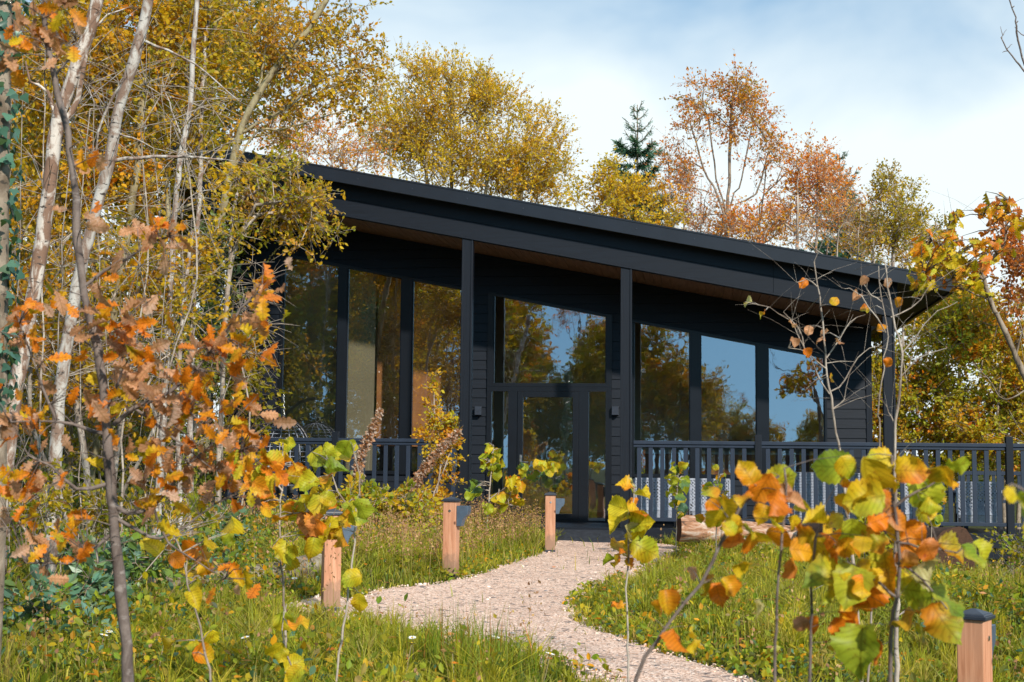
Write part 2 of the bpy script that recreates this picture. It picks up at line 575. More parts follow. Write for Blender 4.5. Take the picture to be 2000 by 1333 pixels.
def in_poly(x, y, poly):
    x = np.asarray(x); y = np.asarray(y)
    ins = np.zeros(x.shape, bool)
    n = len(poly)
    for i in range(n):
        x0, y0 = poly[i]; x1, y1 = poly[(i + 1) % n]
        c = (y0 > y) != (y1 > y)
        with np.errstate(divide='ignore', invalid='ignore'):
            xi = (x1 - x0) * (y - y0) / (y1 - y0 + 1e-12) + x0
        ins ^= c & (x < xi)
    return ins


def edge_dist(x, y, poly):
    d = np.full(np.shape(x), 1e9)
    P = np.array(poly)
    for i in range(len(P)):
        a, b = P[i], P[(i + 1) % len(P)]
        ab = b - a
        t = np.clip(((x - a[0]) * ab[0] + (y - a[1]) * ab[1]) / (ab @ ab + 1e-12), 0, 1)
        d = np.minimum(d, np.hypot(x - a[0] - t * ab[0], y - a[1] - t * ab[1]))
    return d


def build_path():
    s = 0.07
    lo, hi = PATHS.min(0) - s, PATHS.max(0) + s
    xs = np.arange(lo[0], hi[0], s); ys = np.arange(lo[1], hi[1], s)
    X, Y = np.meshgrid(xs, ys)
    wob = 0.05 * np.sin(X * 9) * np.sin(Y * 8)
    sd = np.where(in_poly(X, Y, PATHS), 1, -1) * edge_dist(X, Y, PATHS) + wob
    Z = gz(X, Y) + np.clip(sd * 0.25, -0.05, 0.03) + 0.006 * np.sin(X * 11 + Y * 3) * np.sin(Y * 13)
    V = np.stack([X, Y, Z], -1).reshape(-1, 3)
    nx = len(xs)
    i = np.arange(len(ys) - 1)[:, None] * nx + np.arange(nx - 1)[None, :]
    Q = np.stack([i, i + 1, i + nx + 1, i + nx], -1).reshape(-1, 4)
    keep = (sd.ravel()[Q] > -0.08).any(1)
    Q = Q[keep]
    used, inv = np.unique(Q, return_inverse=True)
    return structure(np_mesh("path", V[used], inv.reshape(Q.shape), MAT['gravel']))


build_path()


def build_pebbles():
    n = 14000
    lo, hi = PATHS.min(0), PATHS.max(0)
    x = rng.uniform(lo[0], hi[0], n * 3); y = rng.uniform(lo[1], hi[1], n * 3)
    k = in_poly(x, y, PATHS) & (y > 6); x, y = x[k][:n], y[k][:n]; n = len(x)
    r = rng.uniform(0.003, 0.010, n) * np.where(rng.random(n) < 0.04, 1.7, 1)
    t = np.array([[-1, -1, 0], [1, -1, 0], [1, 1, 0], [-1, 1, 0], [-.6, -.6, 1], [.6, -.6, 1], [.6, .6, 1], [-.6, .6, 1]], float)
    q = np.array([[4, 5, 6, 7], [0, 1, 5, 4], [1, 2, 6, 5], [2, 3, 7, 6], [3, 0, 4, 7]])
    a = rng.uniform(0, 6.28, n)
    T = t[None] * r[:, None, None] * rng.uniform(0.6, 1.25, (n, 1, 3)) + rng.normal(0, 0.15, (n, 8, 3)) * r[:, None, None]
    c, s_ = np.cos(a)[:, None], np.sin(a)[:, None]
    V = np.stack([T[..., 0] * c - T[..., 1] * s_ + x[:, None], T[..., 0] * s_ + T[..., 1] * c + y[:, None], T[..., 2] + (gz(x, y) + 0.018)[:, None]], -1)
    pal = np.array([(0.64, 0.46, 0.37), (0.74, 0.62, 0.54), (0.52, 0.37, 0.29), (0.10, 0.10, 0.11), (0.26, 0.25, 0.26)])
    col = pal[rng.choice(5, n, p=[.38, .25, .22, .08, .07])] * rng.uniform(0.8, 1.2, (n, 1))
    Q = (q[None] + (np.arange(n) * 8)[:, None, None]).reshape(-1, 4)
    m = M("loose_pebbles"); at = m.new("ShaderNodeAttribute", attribute_name="Col")
    m.set(at.outputs["Color"], 0.8, 0.2)
    o = np_mesh("gravel", V.reshape(-1, 3), Q, m.m, col=np.repeat(col, 8, 0), smooth=False)
    return tag(o, "loose pinkish and dark pebbles strewn over the path", "gravel", kind="stuff")


build_pebbles()

# ================================================================== CABIN
YF, YP = 23.0, 21.2          # glazed front wall, veranda front (posts and railing)
YR = YP - 0.34               # front edge of the roof
ZD = atY(1075, 1029, YP).z   # deck level
a_, b_ = atY(640, 326, YR), atY(1855, 542, YR)
SLOPE = (b_.z - a_.z) / (b_.x - a_.x)
ROOF0 = a_.z - SLOPE * a_.x
XL, XR = atY(330, 290, YR).x, atY(1862, 550, YR).x


def roof_z(x, off=0.0):
    return ROOF0 + SLOPE * x - off


TRIM_H = 0.215
pb = atY(1212, 523, YP); BEAM_BOT = roof_z(pb.x) - pb.z
SOFF = BEAM_BOT - 0.035
YB = YF + 6.2
ROOF_T = SOFF

cabin = empty("cabin", (0, YF, 0))
tag(cabin, "black timber cabin with a sloping roof, tall glazed front and open veranda", "cabin")


def part(mb, name, mat, parent=cabin, bevel=0.0):
    o = mb.build(name, mat, parent, bevel)
    if parent is cabin:
        o.matrix_parent_inverse = Matrix.Translation((0, -YF, 0))
    return o


def slanted(mb, x0, x1, y0, y1, top, bot):
    """a slab following the roof slope: offsets below the roof top line"""
    vs = []
    for y in (y0, y1):
        for x, o in ((x0, bot), (x1, bot), (x1, top), (x0, top)):
            vs.append((x, y, roof_z(x, o)))
    mb.add(vs, [(0, 1, 2, 3), (7, 6, 5, 4), (0, 4, 5, 1), (1, 5, 6, 2), (2, 6, 7, 3), (3, 7, 4, 0)])


XW0, XW1 = atY(440, 800, YF).x, atY(1703, 800, YF).x     # front wall ends
BE0, BE1 = atY(385, 500, YP).x, atY(1752, 600, YP).x     # beam ends
mb = MB(); slanted(mb, XL + 0.03, XR - 0.03, YR + 0.03, YB + 0.4, 0.012, 0.16)
roof = part(mb, "roof", MAT['trim'])
mb = MB()
slanted(mb, XL, XR, YR - 0.012, YR + 0.028, 0.0, TRIM_H)
slanted(mb, XL - 0.012, XL + 0.03, YR + 0.03, YB + 0.41, 0.0, TRIM_H)
slanted(mb, XR - 0.03, XR + 0.012, YR + 0.03, YB + 0.41, 0.0, TRIM_H)
slanted(mb, XL, XR, YR - 0.02, YR - 0.012, -0.006, 0.02)
o = part(mb, "fascia", MAT['trim'])
for i in range(14):
    x = XL + 0.5 + i * (XR - XL - 0.8) / 13
    mb = MB()
    mb.tube([(x, YR - 0.018, roof_z(x, 0.11)), (x, YR - 0.011, roof_z(x, 0.11))], 0.009, 6)
    part(mb, "screw_head", MAT['cap'])
# side overhang underside, and the boxed beam carried by the posts
mb = MB(); slanted(mb, BE1 + 0.004, XR - 0.035, YR + 0.03, YB + 0.38, 0.165, 0.185)
slanted(mb, XL + 0.035, BE0 - 0.004, YR + 0.03, YB + 0.38, 0.165, 0.185)
slanted(mb, BE0, BE1, YR + 0.03, YP - 0.075, 0.165, 0.185)
part(mb, "overhang_soffit", MAT['overhang'])
mb = MB()
mid = 0.19 + (BEAM_BOT - 0.19) * 0.46
for x0, x1 in ((BE0, 1.2), (1.203, BE1)):
    slanted(mb, x0, x1, YP - 0.07, YP + 0.06, 0.187, mid - 0.004)
    slanted(mb, x0, x1, YP - 0.074, YP + 0.06, mid + 0.004, BEAM_BOT - 0.03)
slanted(mb, BE0, BE1, YP - 0.062, YP + 0.055, 0.19, BEAM_BOT - 0.032)
slanted(mb, BE0, BE1 + 0.003, YP - 0.085, YP + 0.07, BEAM_BOT - 0.03, BEAM_BOT)
part(mb, "beam", MAT['timber_x'], bevel=0.004)
# end caps over the gap beside the beam, then the timber boarded ceiling of the veranda
mb = MB()
w = 0.14
x = BE0
while x < BE1 - 0.01:
    slanted(mb, x, min(x + w - 0.006, BE1), YP + 0.075, YF + 0.02, SOFF - 0.025, SOFF)
    x += w
slanted(mb, BE0, BE1, YP + 0.075, YF + 0.02, SOFF - 0.05, SOFF - 0.03)
part(mb, "veranda_ceiling", MAT['soffit'])
for xx in (BE0 + 0.02, BE1 - 0.02):      # side beams back to the wall
    mb = MB()
    slanted(mb, xx - 0.06, xx + 0.02, YP + 0.075, YB + 0.1, 0.187, BEAM_BOT - 0.02)
    part(mb, "side_beam", MAT['timber_x'])


def clip_top(poly, off):
    """keep the part of a facade polygon (x, z) that lies under the sloping line"""
    out = []
    f = lambda p: roof_z(p[0], off) - p[1]
    for i in range(len(poly)):
        p, q = poly[i], poly[(i + 1) % len(poly)]
        fp, fq = f(p), f(q)
        if fp >= 0: out.append(p)
        if (fp >= 0) != (fq >= 0):
            t = fp / (fp - fq)
            out.append((p[0] + (q[0] - p[0]) * t, p[1] + (q[1] - p[1]) * t))
    return out


WT_L = atY(805, 551, YF); WT_OFF = roof_z(WT_L.x) - WT_L.z
WT_R = atY(1367, 652, YF); WT_OFFR = roof_z(WT_R.x) - WT_R.z
WT_D = atY(964, 578, YF); WT_OFFD = roof_z(WT_D.x) - WT_D.z
WT_OFF = WT_OFFR = (WT_OFF + WT_OFFR) / 2
ZS = atY(1300, 926, YF).z                      # sill of the side windows
fx = lambda px: atY(px, 820, YF).x
GL0, GL1 = fx(543), fx(907)
GR0, GR1 = fx(1233), fx(1615)
DR0, DR1 = fx(951), fx(1195)
regions = []       # x0, x1, z0, z1 or None (None = up to the slope), slope offset, clip mode
TOPOFF = SOFF + 0.004


def clad(mb, core, x0, x1, z0, z1=None, below=None):
    """horizontal lapped boards in a rectangle, cut off at the sloping ceiling; `below` = start above this sloped line"""
    ztop = max(roof_z(x0, TOPOFF), roof_z(x1, TOPOFF)) if z1 is None else z1
    H = 0.158
    k0 = math.floor((z0 - ZD) / H)
    z = ZD + k0 * H
    while z < ztop - 1e-4:
        lo, hi = max(z, z0), min(z + H - 0.004, ztop)
        if hi - lo > 0.004:
            poly = [(x0, lo), (x1, lo), (x1, hi), (x0, hi)]
            if below is not None:
                # keep what lies above the sloped window head
                g = lambda p: p[1] - roof_z(p[0], below)
                out = []
                for i in range(4):
                    p, q = poly[i], poly[(i + 1) % 4]
                    fp, fq = g(p), g(q)
                    if fp >= 0: out.append(p)
                    if (fp >= 0) != (fq >= 0):
                        t = fp / (fp - fq); out.append((p[0] + (q[0] - p[0]) * t, p[1] + (q[1] - p[1]) * t))
                poly = out
            poly = clip_top(poly, TOPOFF) if poly else poly
            if len(poly) >= 3:
                yy = lambda p: YF - 0.022 + 0.016 * (p[1] - z) / H
                n = len(poly)
                vs = [(p[0], yy(p), p[1]) for p in poly] + [(p[0], YF + 0.004, p[1]) for p in poly]
                fs = [tuple(range(n)), tuple(range(2 * n - 1, n - 1, -1))] + [(i, n + i, n + (i + 1) % n, (i + 1) % n) for i in range(n)]
                mb.add(vs, fs)
        z += H
    poly = [(x0, z0), (x1, z0), (x1, ztop + 0.3), (x0, ztop + 0.3)] if z1 is None else [(x0, z0), (x1, z0), (x1, z1), (x0, z1)]
    poly = clip_top(poly, TOPOFF)
    if below is not None:
        g = lambda p: p[1] - roof_z(p[0], below)
        out = []
        for i in range(len(poly)):
            p, q = poly[i], poly[(i + 1) % len(poly)]
            fp, fq = g(p), g(q)
            if fp >= 0: out.append(p)
            if (fp >= 0) != (fq >= 0):
                t = fp / (fp - fq); out.append((p[0] + (q[0] - p[0]) * t, p[1] + (q[1] - p[1]) * t))
        poly = out
    core.prism(poly, 'y', YF + 0.006, YF + 0.15)


cb, core = MB(), MB()
HD = 0.05
clad(cb, core, XW0, GL0, ZD - 0.25)
clad(cb, core, GL0, GL1, ZD - 0.25, ZS)
clad(cb, core, GL0, GL1, ZS, None, WT_OFF - HD)
clad(cb, core, GL1, DR0, ZD - 0.25)
clad(cb, core, DR0, DR1, ZS + 0.5, None, WT_OFFD - HD)
clad(cb, core, DR1, GR0, ZD - 0.25)
clad(cb, core, GR0, GR1, ZD - 0.25, ZS)
clad(cb, core, GR0, GR1, ZS, None, WT_OFFR - HD)
clad(cb, core, GR1, XW1, ZD - 0.25)
part(cb, "cladding", MAT['timber_x'])
# side and back walls, corner boards, floor
for x0, x1 in ((XW0, XW0 + 0.15), (XW1 - 0.15, XW1)):
    core.add([(x, y, z) for x in (x0, x1) for (y, z) in ((YF + 0.151, -0.5), (YB, -0.5), (YB, roof_z(x, SOFF)), (YF + 0.151, roof_z(x, SOFF)))],
             [(0, 1, 2, 3), (7, 6, 5, 4), (0, 4, 5, 1), (1, 5, 6, 2), (2, 6, 7, 3), (3, 7, 4, 0)])
core.add([(x, y, z) for y in (YB - 0.15, YB - 0.002) for (x, z) in ((XW0 + 0.151, -0.5), (XW1 - 0.151, -0.5), (XW1 - 0.151, roof_z(XW1 - 0.151, SOFF)), (XW0 + 0.151, roof_z(XW0 + 0.151, SOFF)))],
         [(0, 1, 2, 3), (7, 6, 5, 4), (0, 4, 5, 1), (1, 5, 6, 2), (2, 6, 7, 3), (3, 7, 4, 0)])
part(core, "wall", MAT['timber_x'])
for x in (XW0 + 0.0, XW1 - 0.09):
    mb = MB()
    mb.add([(x + dx, y, z) for dx in (0, 0.09) for (y, z) in ((YF - 0.034, ZD - 0.3), (YF - 0.001, ZD - 0.3), (YF - 0.001, roof_z(x + dx, TOPOFF + 0.004)), (YF - 0.034, roof_z(x + dx, TOPOFF + 0.004)))],
           [(0, 1, 2, 3), (7, 6, 5, 4), (0, 4, 5, 1), (1, 5, 6, 2), (2, 6, 7, 3), (3, 7, 4, 0)])
    part(mb, "corner_board", MAT['timber_z'])
# room
mb = MB(); mb.box(XW0 + 0.16, XW1 - 0.16, YF + 0.16, YB - 0.16, ZD - 0.06, ZD + 0.01); part(mb, "room_floor", MAT['inner_floor'])
mb = MB()
yb = YF + 4.4
mb.add([(x, y, z) for y in (yb, yb + 0.05) for (x, z) in ((XW0 + 0.16, ZD + 0.012), (XW1 - 0.16, ZD + 0.012), (XW1 - 0.16, roof_z(XW1 - 0.16, SOFF + 0.01)), (XW0 + 0.16, roof_z(XW0 + 0.16, SOFF + 0.01)))],
       [(0, 1, 2, 3), (7, 6, 5, 4), (0, 4, 5, 1), (1, 5, 6, 2), (2, 6, 7, 3), (3, 7, 4, 0)])
part(mb, "room_wall", MAT['inner_wall'])
mb = MB(); slanted(mb, XW0 + 0.16, XW1 - 0.16, YF + 0.16, YB - 0.16, SOFF - 0.05, SOFF - 0.002); part(mb, "room_ceiling", MAT['inner_wall'])
mb = MB()
xa, xb = atY(735, 800, YF + 0.7).x, atY(915, 800, YF + 0.7).x
mb.add([(x, y, z) for y in (YF + 0.7, YF + 0.76) for (x, z) in ((xa, atY(735, 872, YF + .7).z), (xb, atY(735, 872, YF + .7).z), (xb, roof_z(xb, SOFF + 0.02)), (xa, roof_z(xa, SOFF + 0.02)))],
       [(0, 1, 2, 3), (7, 6, 5, 4), (0, 4, 5, 1), (1, 5, 6, 2), (2, 6, 7, 3), (3, 7, 4, 0)])
part(mb, "room_panel", MAT['inner_brown'])
mb = MB()
x0, x1 = atY(548, 800, YF + 0.35).x, atY(730, 800, YF + 0.35).x
mb.add([(x, YF + 0.36, z) for x, z in ((x0, ZD + 0.05), (x1, ZD + 0.05), (x1, roof_z(x1, SOFF + 0.12)), (x0, roof_z(x0, SOFF + 0.12)))], [(0, 1, 2, 3)])
mb.tube([(x0, YF + 0.36, ZD + 0.05), (x1, YF + 0.36, ZD + 0.05)], 0.012, 6)
part(mb, "window_blind", MAT['curtain'])
mb = MB(); mb.box(atY(1250, 800, YF + 1.5).x, atY(1610, 800, YF + 1.5).x, YF + 1.5, YF + 2.1, ZD + 0.012, atY(1400, 884, YF + 1.5).z - 0.035); part(mb, "kitchen_unit", MAT['inner_brown'])
mb = MB(); zc = atY(1400, 884, YF + 1.5).z; mb.box(atY(1245, 800, YF + 1.5).x, atY(1612, 800, YF + 1.5).x, YF + 1.46, YF + 2.12, zc - 0.034, zc); part(mb, "kitchen_worktop", MAT['white'])


def glazing(name, x0, x1, z0, off, splits, sill=True):
    """window frame with a sloping head; splits = list of (x0, x1) of each pane"""
    mb = MB()
    F = 0.07
    y0, y1 = YF - 0.045, YF + 0.10
    def vpost(a, b, zb):
        mb.add([(x, y, z) for x in (a, b) for (y, z) in ((y0, zb), (y1, zb), (y1, roof_z(x, off)), (y0, roof_z(x, off)))],
               [(0, 1, 2, 3), (7, 6, 5, 4), (0, 4, 5, 1), (1, 5, 6, 2), (2, 6, 7, 3), (3, 7, 4, 0)])
    edges = [x0] + [v for s in splits for v in s] + [x1]
    for i in range(0, len(edges), 2):
        vpost(edges[i], edges[i + 1], z0)
    vs = []
    for y in (y0 - 0.003, y1 + 0.003):
        for x, o in ((x0, off), (x1, off), (x1, off - 0.045), (x0, off - 0.045)):
            vs.append((x, y, roof_z(x, o)))
    mb.add(vs, [(0, 1, 2, 3), (7, 6, 5, 4), (0, 4, 5, 1), (1, 5, 6, 2), (2, 6, 7, 3), (3, 7, 4, 0)])
    mb.box(x0, x1, y0 - 0.003, y1 + 0.003, z0 - 0.06, z0)
    # slim inner sash lines
    for a, b in splits:
        for e in (a + 0.001, b - 0.019):
            mb.add([(x, y, z) for x in (e, e + 0.018) for (y, z) in ((YF - 0.02, z0 + 0.001), (YF + 0.06, z0 + 0.001), (YF + 0.06, roof_z(x, off + 0.001)), (YF - 0.02, roof_z(x, off + 0.001)))],
                   [(0, 1, 2, 3), (7, 6, 5, 4), (0, 4, 5, 1), (1, 5, 6, 2), (2, 6, 7, 3), (3, 7, 4, 0)])
    fr = part(mb, name, MAT['frame'])
    for a, b in splits:
        g = MB()
        g.add([(x, y, z) for y in (YF + 0.012, YF + 0.018) for (x, z) in ((a + 0.018, z0 - 0.002), (b - 0.018, z0 - 0.002), (b - 0.018, roof_z(b - 0.018, off - 0.002)), (a + 0.018, roof_z(a + 0.018, off - 0.002)))],
              [(0, 1, 2, 3)])
        o = g.build("pane", MAT['glass'], fr)
    return fr


wl_ = glazing("window", GL0, GL1, ZS, WT_OFF, [(fx(548), fx(657)), (fx(674), fx(781)), (fx(802), fx(900))])
wr_ = glazing("window", GR0, GR1, ZS, WT_OFFR, [(fx(1237), fx(1348)), (fx(1368), fx(1478)), (fx(1500), fx(1611))])
# entrance: transom window above a glazed door between two side lights
ZT0 = atY(1075, 749, YF).z
td = glazing("transom_window", DR0, DR1, ZT0, WT_OFFD, [(fx(962), fx(1184))])
ent = MB()
z1 = ZT0 - 0.062
for a, b in ((951, 960), (993, 1011), (1131, 1150), (1183, 1195)):
    ent.box(fx(a), fx(b), YF - 0.045, YF + 0.10, ZD + 0.03, z1)
ent.box(DR0, DR1, YF - 0.048, YF + 0.103, z1 - 0.001 - 0.075, z1 - 0.001)
ent.box(DR0, DR1, YF - 0.048, YF + 0.103, ZD + 0.002, ZD + 0.03)
frame = part(ent, "door_frame", MAT['frame'])
zt = z1 - 0.076
for a, b in ((960, 993), (1150, 1183)):
    g = MB(); g.add([(fx(a), YF + 0.015, ZD + 0.03), (fx(b), YF + 0.015, ZD + 0.03), (fx(b), YF + 0.015, zt), (fx(a), YF + 0.015, zt)], [(0, 1, 2, 3)])
    g.build("side_light", MAT['glass'], frame)
    g = MB()
d = MB()
xa, xb, ga, gb = fx(1011) + 0.004, fx(1131) - 0.004, fx(1022), fx(1119)
zb, ztp = ZD + 0.034, zt - 0.004
d.box(xa, ga, YF - 0.06, YF + 0.01, zb, ztp); d.box(gb, xb, YF - 0.06, YF + 0.01, zb, ztp)
d.box(ga, gb, YF - 0.06, YF + 0.01, ztp - 0.095, ztp); d.box(ga, gb, YF - 0.06, YF + 0.01, zb, zb + 0.1)
door = part(d, "door", MAT['frame'], bevel=0.004)
g = MB(); g.add([(ga, YF - 0.02, zb + 0.1), (gb, YF - 0.02, zb + 0.1), (gb, YF - 0.02, ztp - 0.095), (ga, YF - 0.02, ztp - 0.095)], [(0, 1, 2, 3)])
g.build("pane", MAT['glass'], door)
h = MB()
hp = atY(1017, 903, YF - 0.06)
h.box(hp.x - 0.018, hp.x + 0.018, YF - 0.072, YF - 0.0605, hp.z - 0.15, hp.z + 0.12)
h.tube([(hp.x, YF - 0.07, hp.z), (hp.x, YF - 0.115, hp.z), (hp.x + 0.03, YF - 0.12, hp.z), (hp.x + 0.125, YF - 0.12, hp.z)], 0.011, 8)
h.tube([(hp.x, YF - 0.07, hp.z + 0.08), (hp.x, YF - 0.085, hp.z + 0.08)], 0.014, 8)
h.build("handle", MAT['steel'], door)
for px in (935, 1202):
    p = atY(px, 803, YF - 0.03)
    l = MB(); l.box(p.x - 0.055, p.x + 0.055, YF - 0.13, YF - 0.023, p.z - 0.07, p.z + 0.07)
    l.box(p.x - 0.03, p.x + 0.03, YF - 0.10, YF - 0.05, p.z - 0.078, p.z - 0.071)
    part(l, "wall_lamp", MAT['cap'], bevel=0.006)
# veranda posts
PW = 0.172
for px in (405, 911, 1223, 1736):
    x = atY(px, 760, YP).x
    p = MB()
    p.add([(x + dx, y, z) for dx in (-PW / 2, PW / 2) for (y, z) in ((YP - 0.06, ZD + 0.001), (YP + 0.06, ZD + 0.001), (YP + 0.06, roof_z(x + dx, BEAM_BOT + 0.001)), (YP - 0.06, roof_z(x + dx, BEAM_BOT + 0.001)))],
          [(0, 1, 2, 3), (7, 6, 5, 4), (0, 4, 5, 1), (1, 5, 6, 2), (2, 6, 7, 3), (3, 7, 4, 0)])
    for s_ in (-1, 1):      # raised edge strips
        e = x + s_ * (PW / 2 - 0.014)
        p.box(e - 0.014, e + 0.014, YP - 0.075, YP - 0.061, ZD + 0.001, roof_z(x, BEAM_BOT + 0.025))
    part(p, "veranda_post", MAT['timber_z'], bevel=0.003)
# deck
DX0, DX1 = atY(300, 1010, YP).x, XR + 3.2
mb = MB()
for i in range(int((YF - YP + 0.1) / 0.145)):
    y = YP - 0.1 + i * 0.145
    mb.box(DX0, DX1, y, y + 0.139, ZD - 0.035, ZD)
part(mb, "deck", MAT['timber_x'])
mb = MB()
mb.box(DX0, DX1, YP - 0.122, YP - 0.101, ZD - 0.20, ZD - 0.004)
mb.box(DX0, DX1, YP - 0.07, YP - 0.05, -1.2, ZD - 0.21)
mb.box(DX0, DX1, YP - 0.11, YP - 0.071, ZD - 0.36, ZD - 0.25)
part(mb, "deck_skirt", MAT['timber_x'])
mb = MB()
mb.box(DX0, DX1, YF + 0.16, YF + 0.2, -1.2, ZD - 0.1)
part(mb, "plinth", MAT['timber_x'])


# ================================================================== RAILINGS
def copy_child(src, parent, loc):
    c = src.copy(); COL.objects.link(c); c.parent = parent; c.location = loc
    return c


RZ0 = atY(1400, 1019, YP).z - 0.01
RZ1 = atY(1400, 866, YP).z + 0.03
bal_mesh = None


def railing(x0, x1, y, posts, label, along='x', zr1=None, spacing=0.172):
    global bal_mesh
    L = x1 - x0
    r = empty("veranda_railing", (x0 if along == 'x' else y, y if along == 'x' else x0, ZD), 0 if along == 'x' else R(90))
    tag(r, label, "railing", "slate grey veranda railings")
    z0, z1 = RZ0 - ZD, RZ1 - ZD
    t = MB(); t.box(0, L, -0.045, 0.045, z1 - 0.055, z1); t.box(0.0, L, -0.025, 0.025, z1 - 0.10, z1 - 0.056)
    t.build("top_rail", MAT['rail'], r, 0.006)
    t = MB(); t.box(0, L, -0.03, 0.03, z0, z0 + 0.055); t.build("bottom_rail", MAT['rail'], r, 0.004)
    if bal_mesh is None:
        t = MB(); t.box(-0.032, 0.032, -0.012, 0.012, z0 + 0.056, z1 - 0.101)
        b = t.build("baluster", MAT['rail'], r, 0.003); bal_mesh = b
        first = True
    else:
        first = False
    n = int(L / spacing)
    for i in range(n):
        x = (i + 0.5) * L / n
        if any(abs(x - (p - x0)) < 0.07 for p in posts): continue
        if first: bal_mesh.location = (x, 0, 0); first = False
        else: copy_child(bal_mesh, r, (x, 0, 0))
    for p in posts:
        t = MB(); t.box(p - x0 - 0.05, p - x0 + 0.05, -0.055, 0.055, 0.0, z1 + 0.10)
        t.build("newel_post", MAT['timber_z'], r, 0.004)
    return r


px_ = lambda p, y=900: atY(p, y, YP).x
railing(px_(418), px_(897), YP, [px_(655)], "railing to the left of the entrance, in front of the hanging chair")
railing(px_(1237), px_(1722), YP, [px_(1481)], "railing just right of the entrance, in front of the wicker chairs")
railing(px_(1750), px_(2130), YP, [px_(1971)], "railing beyond the corner post at the right end of the deck")

# ramp in front of the door
r0, r1 = atY(1078, 1050, YP - 0.1), atY(1216, 1050, YP - 0.1)
mb = MB()
yt, yb_ = YP - 0.124, YP - 0.80
zt_, zb_ = ZD - 0.03, float(gz(0, 20)) + 0.022
mb.add([(r0.x, yt, zt_), (r1.x, yt, zt_), (r1.x + 0.02, yb_ + .2, zb_ + 0.02), (r0.x - 0.02, yb_ + .2, zb_ + 0.02),
        (r0.x - 0.16, yt, -0.05), (r1.x + 0.22, yt, -0.05), (r1.x + 0.2, yb_, -0.05), (r0.x - 0.14, yb_, -0.05)],
       [(0, 1, 2, 3), (3, 2, 6, 7), (0, 3, 7, 4), (1, 5, 6, 2), (4, 7, 6, 5), (0, 4, 5, 1)])
o = mb.build("entrance_ramp", MAT['rubber'], None, 0.01)
tag(o, "low black ramp up to the glazed door", "ramp")


# ================================================================== BOLLARD LIGHTS
def bollard_proto():
    r = empty("bollard_light")
    H, w = 0.80, 0.066
    b = MB(); b.box(-w, w, -w, w, 0.05, H - 0.045); b.build("post", MAT['cedar'], r, 0.006)
    b = MB(); b.box(-w - 0.003, w + 0.003, -w - 0.003, w + 0.003, -0.3, 0.052); b.build("base_shoe", MAT['cap'], r, 0.003)
    c = MB(); q = w + 0.014
    zz = H - 0.045
    for (a, z0, a2, z1) in ((q, zz, q, zz + 0.016), (q - 0.008, zz + 0.0165, q - 0.012, zz + 0.026), (q - 0.016, zz + 0.0265, 0.014, zz + 0.047)):
        vs = [(-a, -a, z0), (a, -a, z0), (a, a, z0), (-a, a, z0), (-a2, -a2, z1), (a2, -a2, z1), (a2, a2, z1), (-a2, a2, z1)]
        c.add(vs, [(3, 2, 1, 0), (4, 5, 6, 7), (0, 1, 5, 4), (1, 2, 6, 5), (2, 3, 7, 6), (3, 0, 4, 7)])
    c.build("cap", MAT['cap'], r, 0.002)
    hd = MB()
    prof = [(0.0, 0.0), (0.118, 0.0), (0.118, -0.055), (0.110, -0.085), (0.080, -0.112), (0.060, -0.145), (0.045, -0.20), (0.0, -0.20)]
    poly = [(w + 0.002 + x, H - 0.085 + z) for x, z in prof]
    hd.prism(poly, 'y', -0.050, 0.050)
    hd.build("lamp_hood", MAT['hood'], r, 0.004)
    s = MB()
    s.tube([(0.004, -w - 0.005, H - 0.135), (0.004, -w + 0.001, H - 0.135)], 0.013, 10)
    s.build("bolt", MAT['steel'], r)
    return r


def copy_tree(o, parent=None):
    c = o.copy(); COL.objects.link(c)
    if parent is not None:
        c.parent = parent; c.matrix_parent_inverse = o.matrix_parent_inverse.copy()
    for ch in list(o.children): copy_tree(ch, c)
    return c


bp = bollard_proto()
p4 = atD(1902, 1190, 6.72)
spots = [(atG(645, 1198), R(24), "cedar bollard light half hidden behind the yellow hazel leaves"),
         (atG(880, 1131), R(-9), "cedar bollard light midway along the left edge of the gravel path"),
         (atG(1074, 1082), R(7), "cedar bollard light nearest to the entrance ramp"),
         (Vector((p4.x, p4.y, p4.z - 0.80)), R(62), "cedar bollard light closest to the camera at the lower right")]
for i, (p, rz, lab) in enumerate(spots):
    o = bp if i == 0 else copy_tree(bp)
    o.location = p; o.rotation_euler = (0, 0, rz)
    tag(o, lab, "bollard light", "cedar bollard lights along the path")
spots_xy = [(p.x, p.y) for p, _, _ in spots]


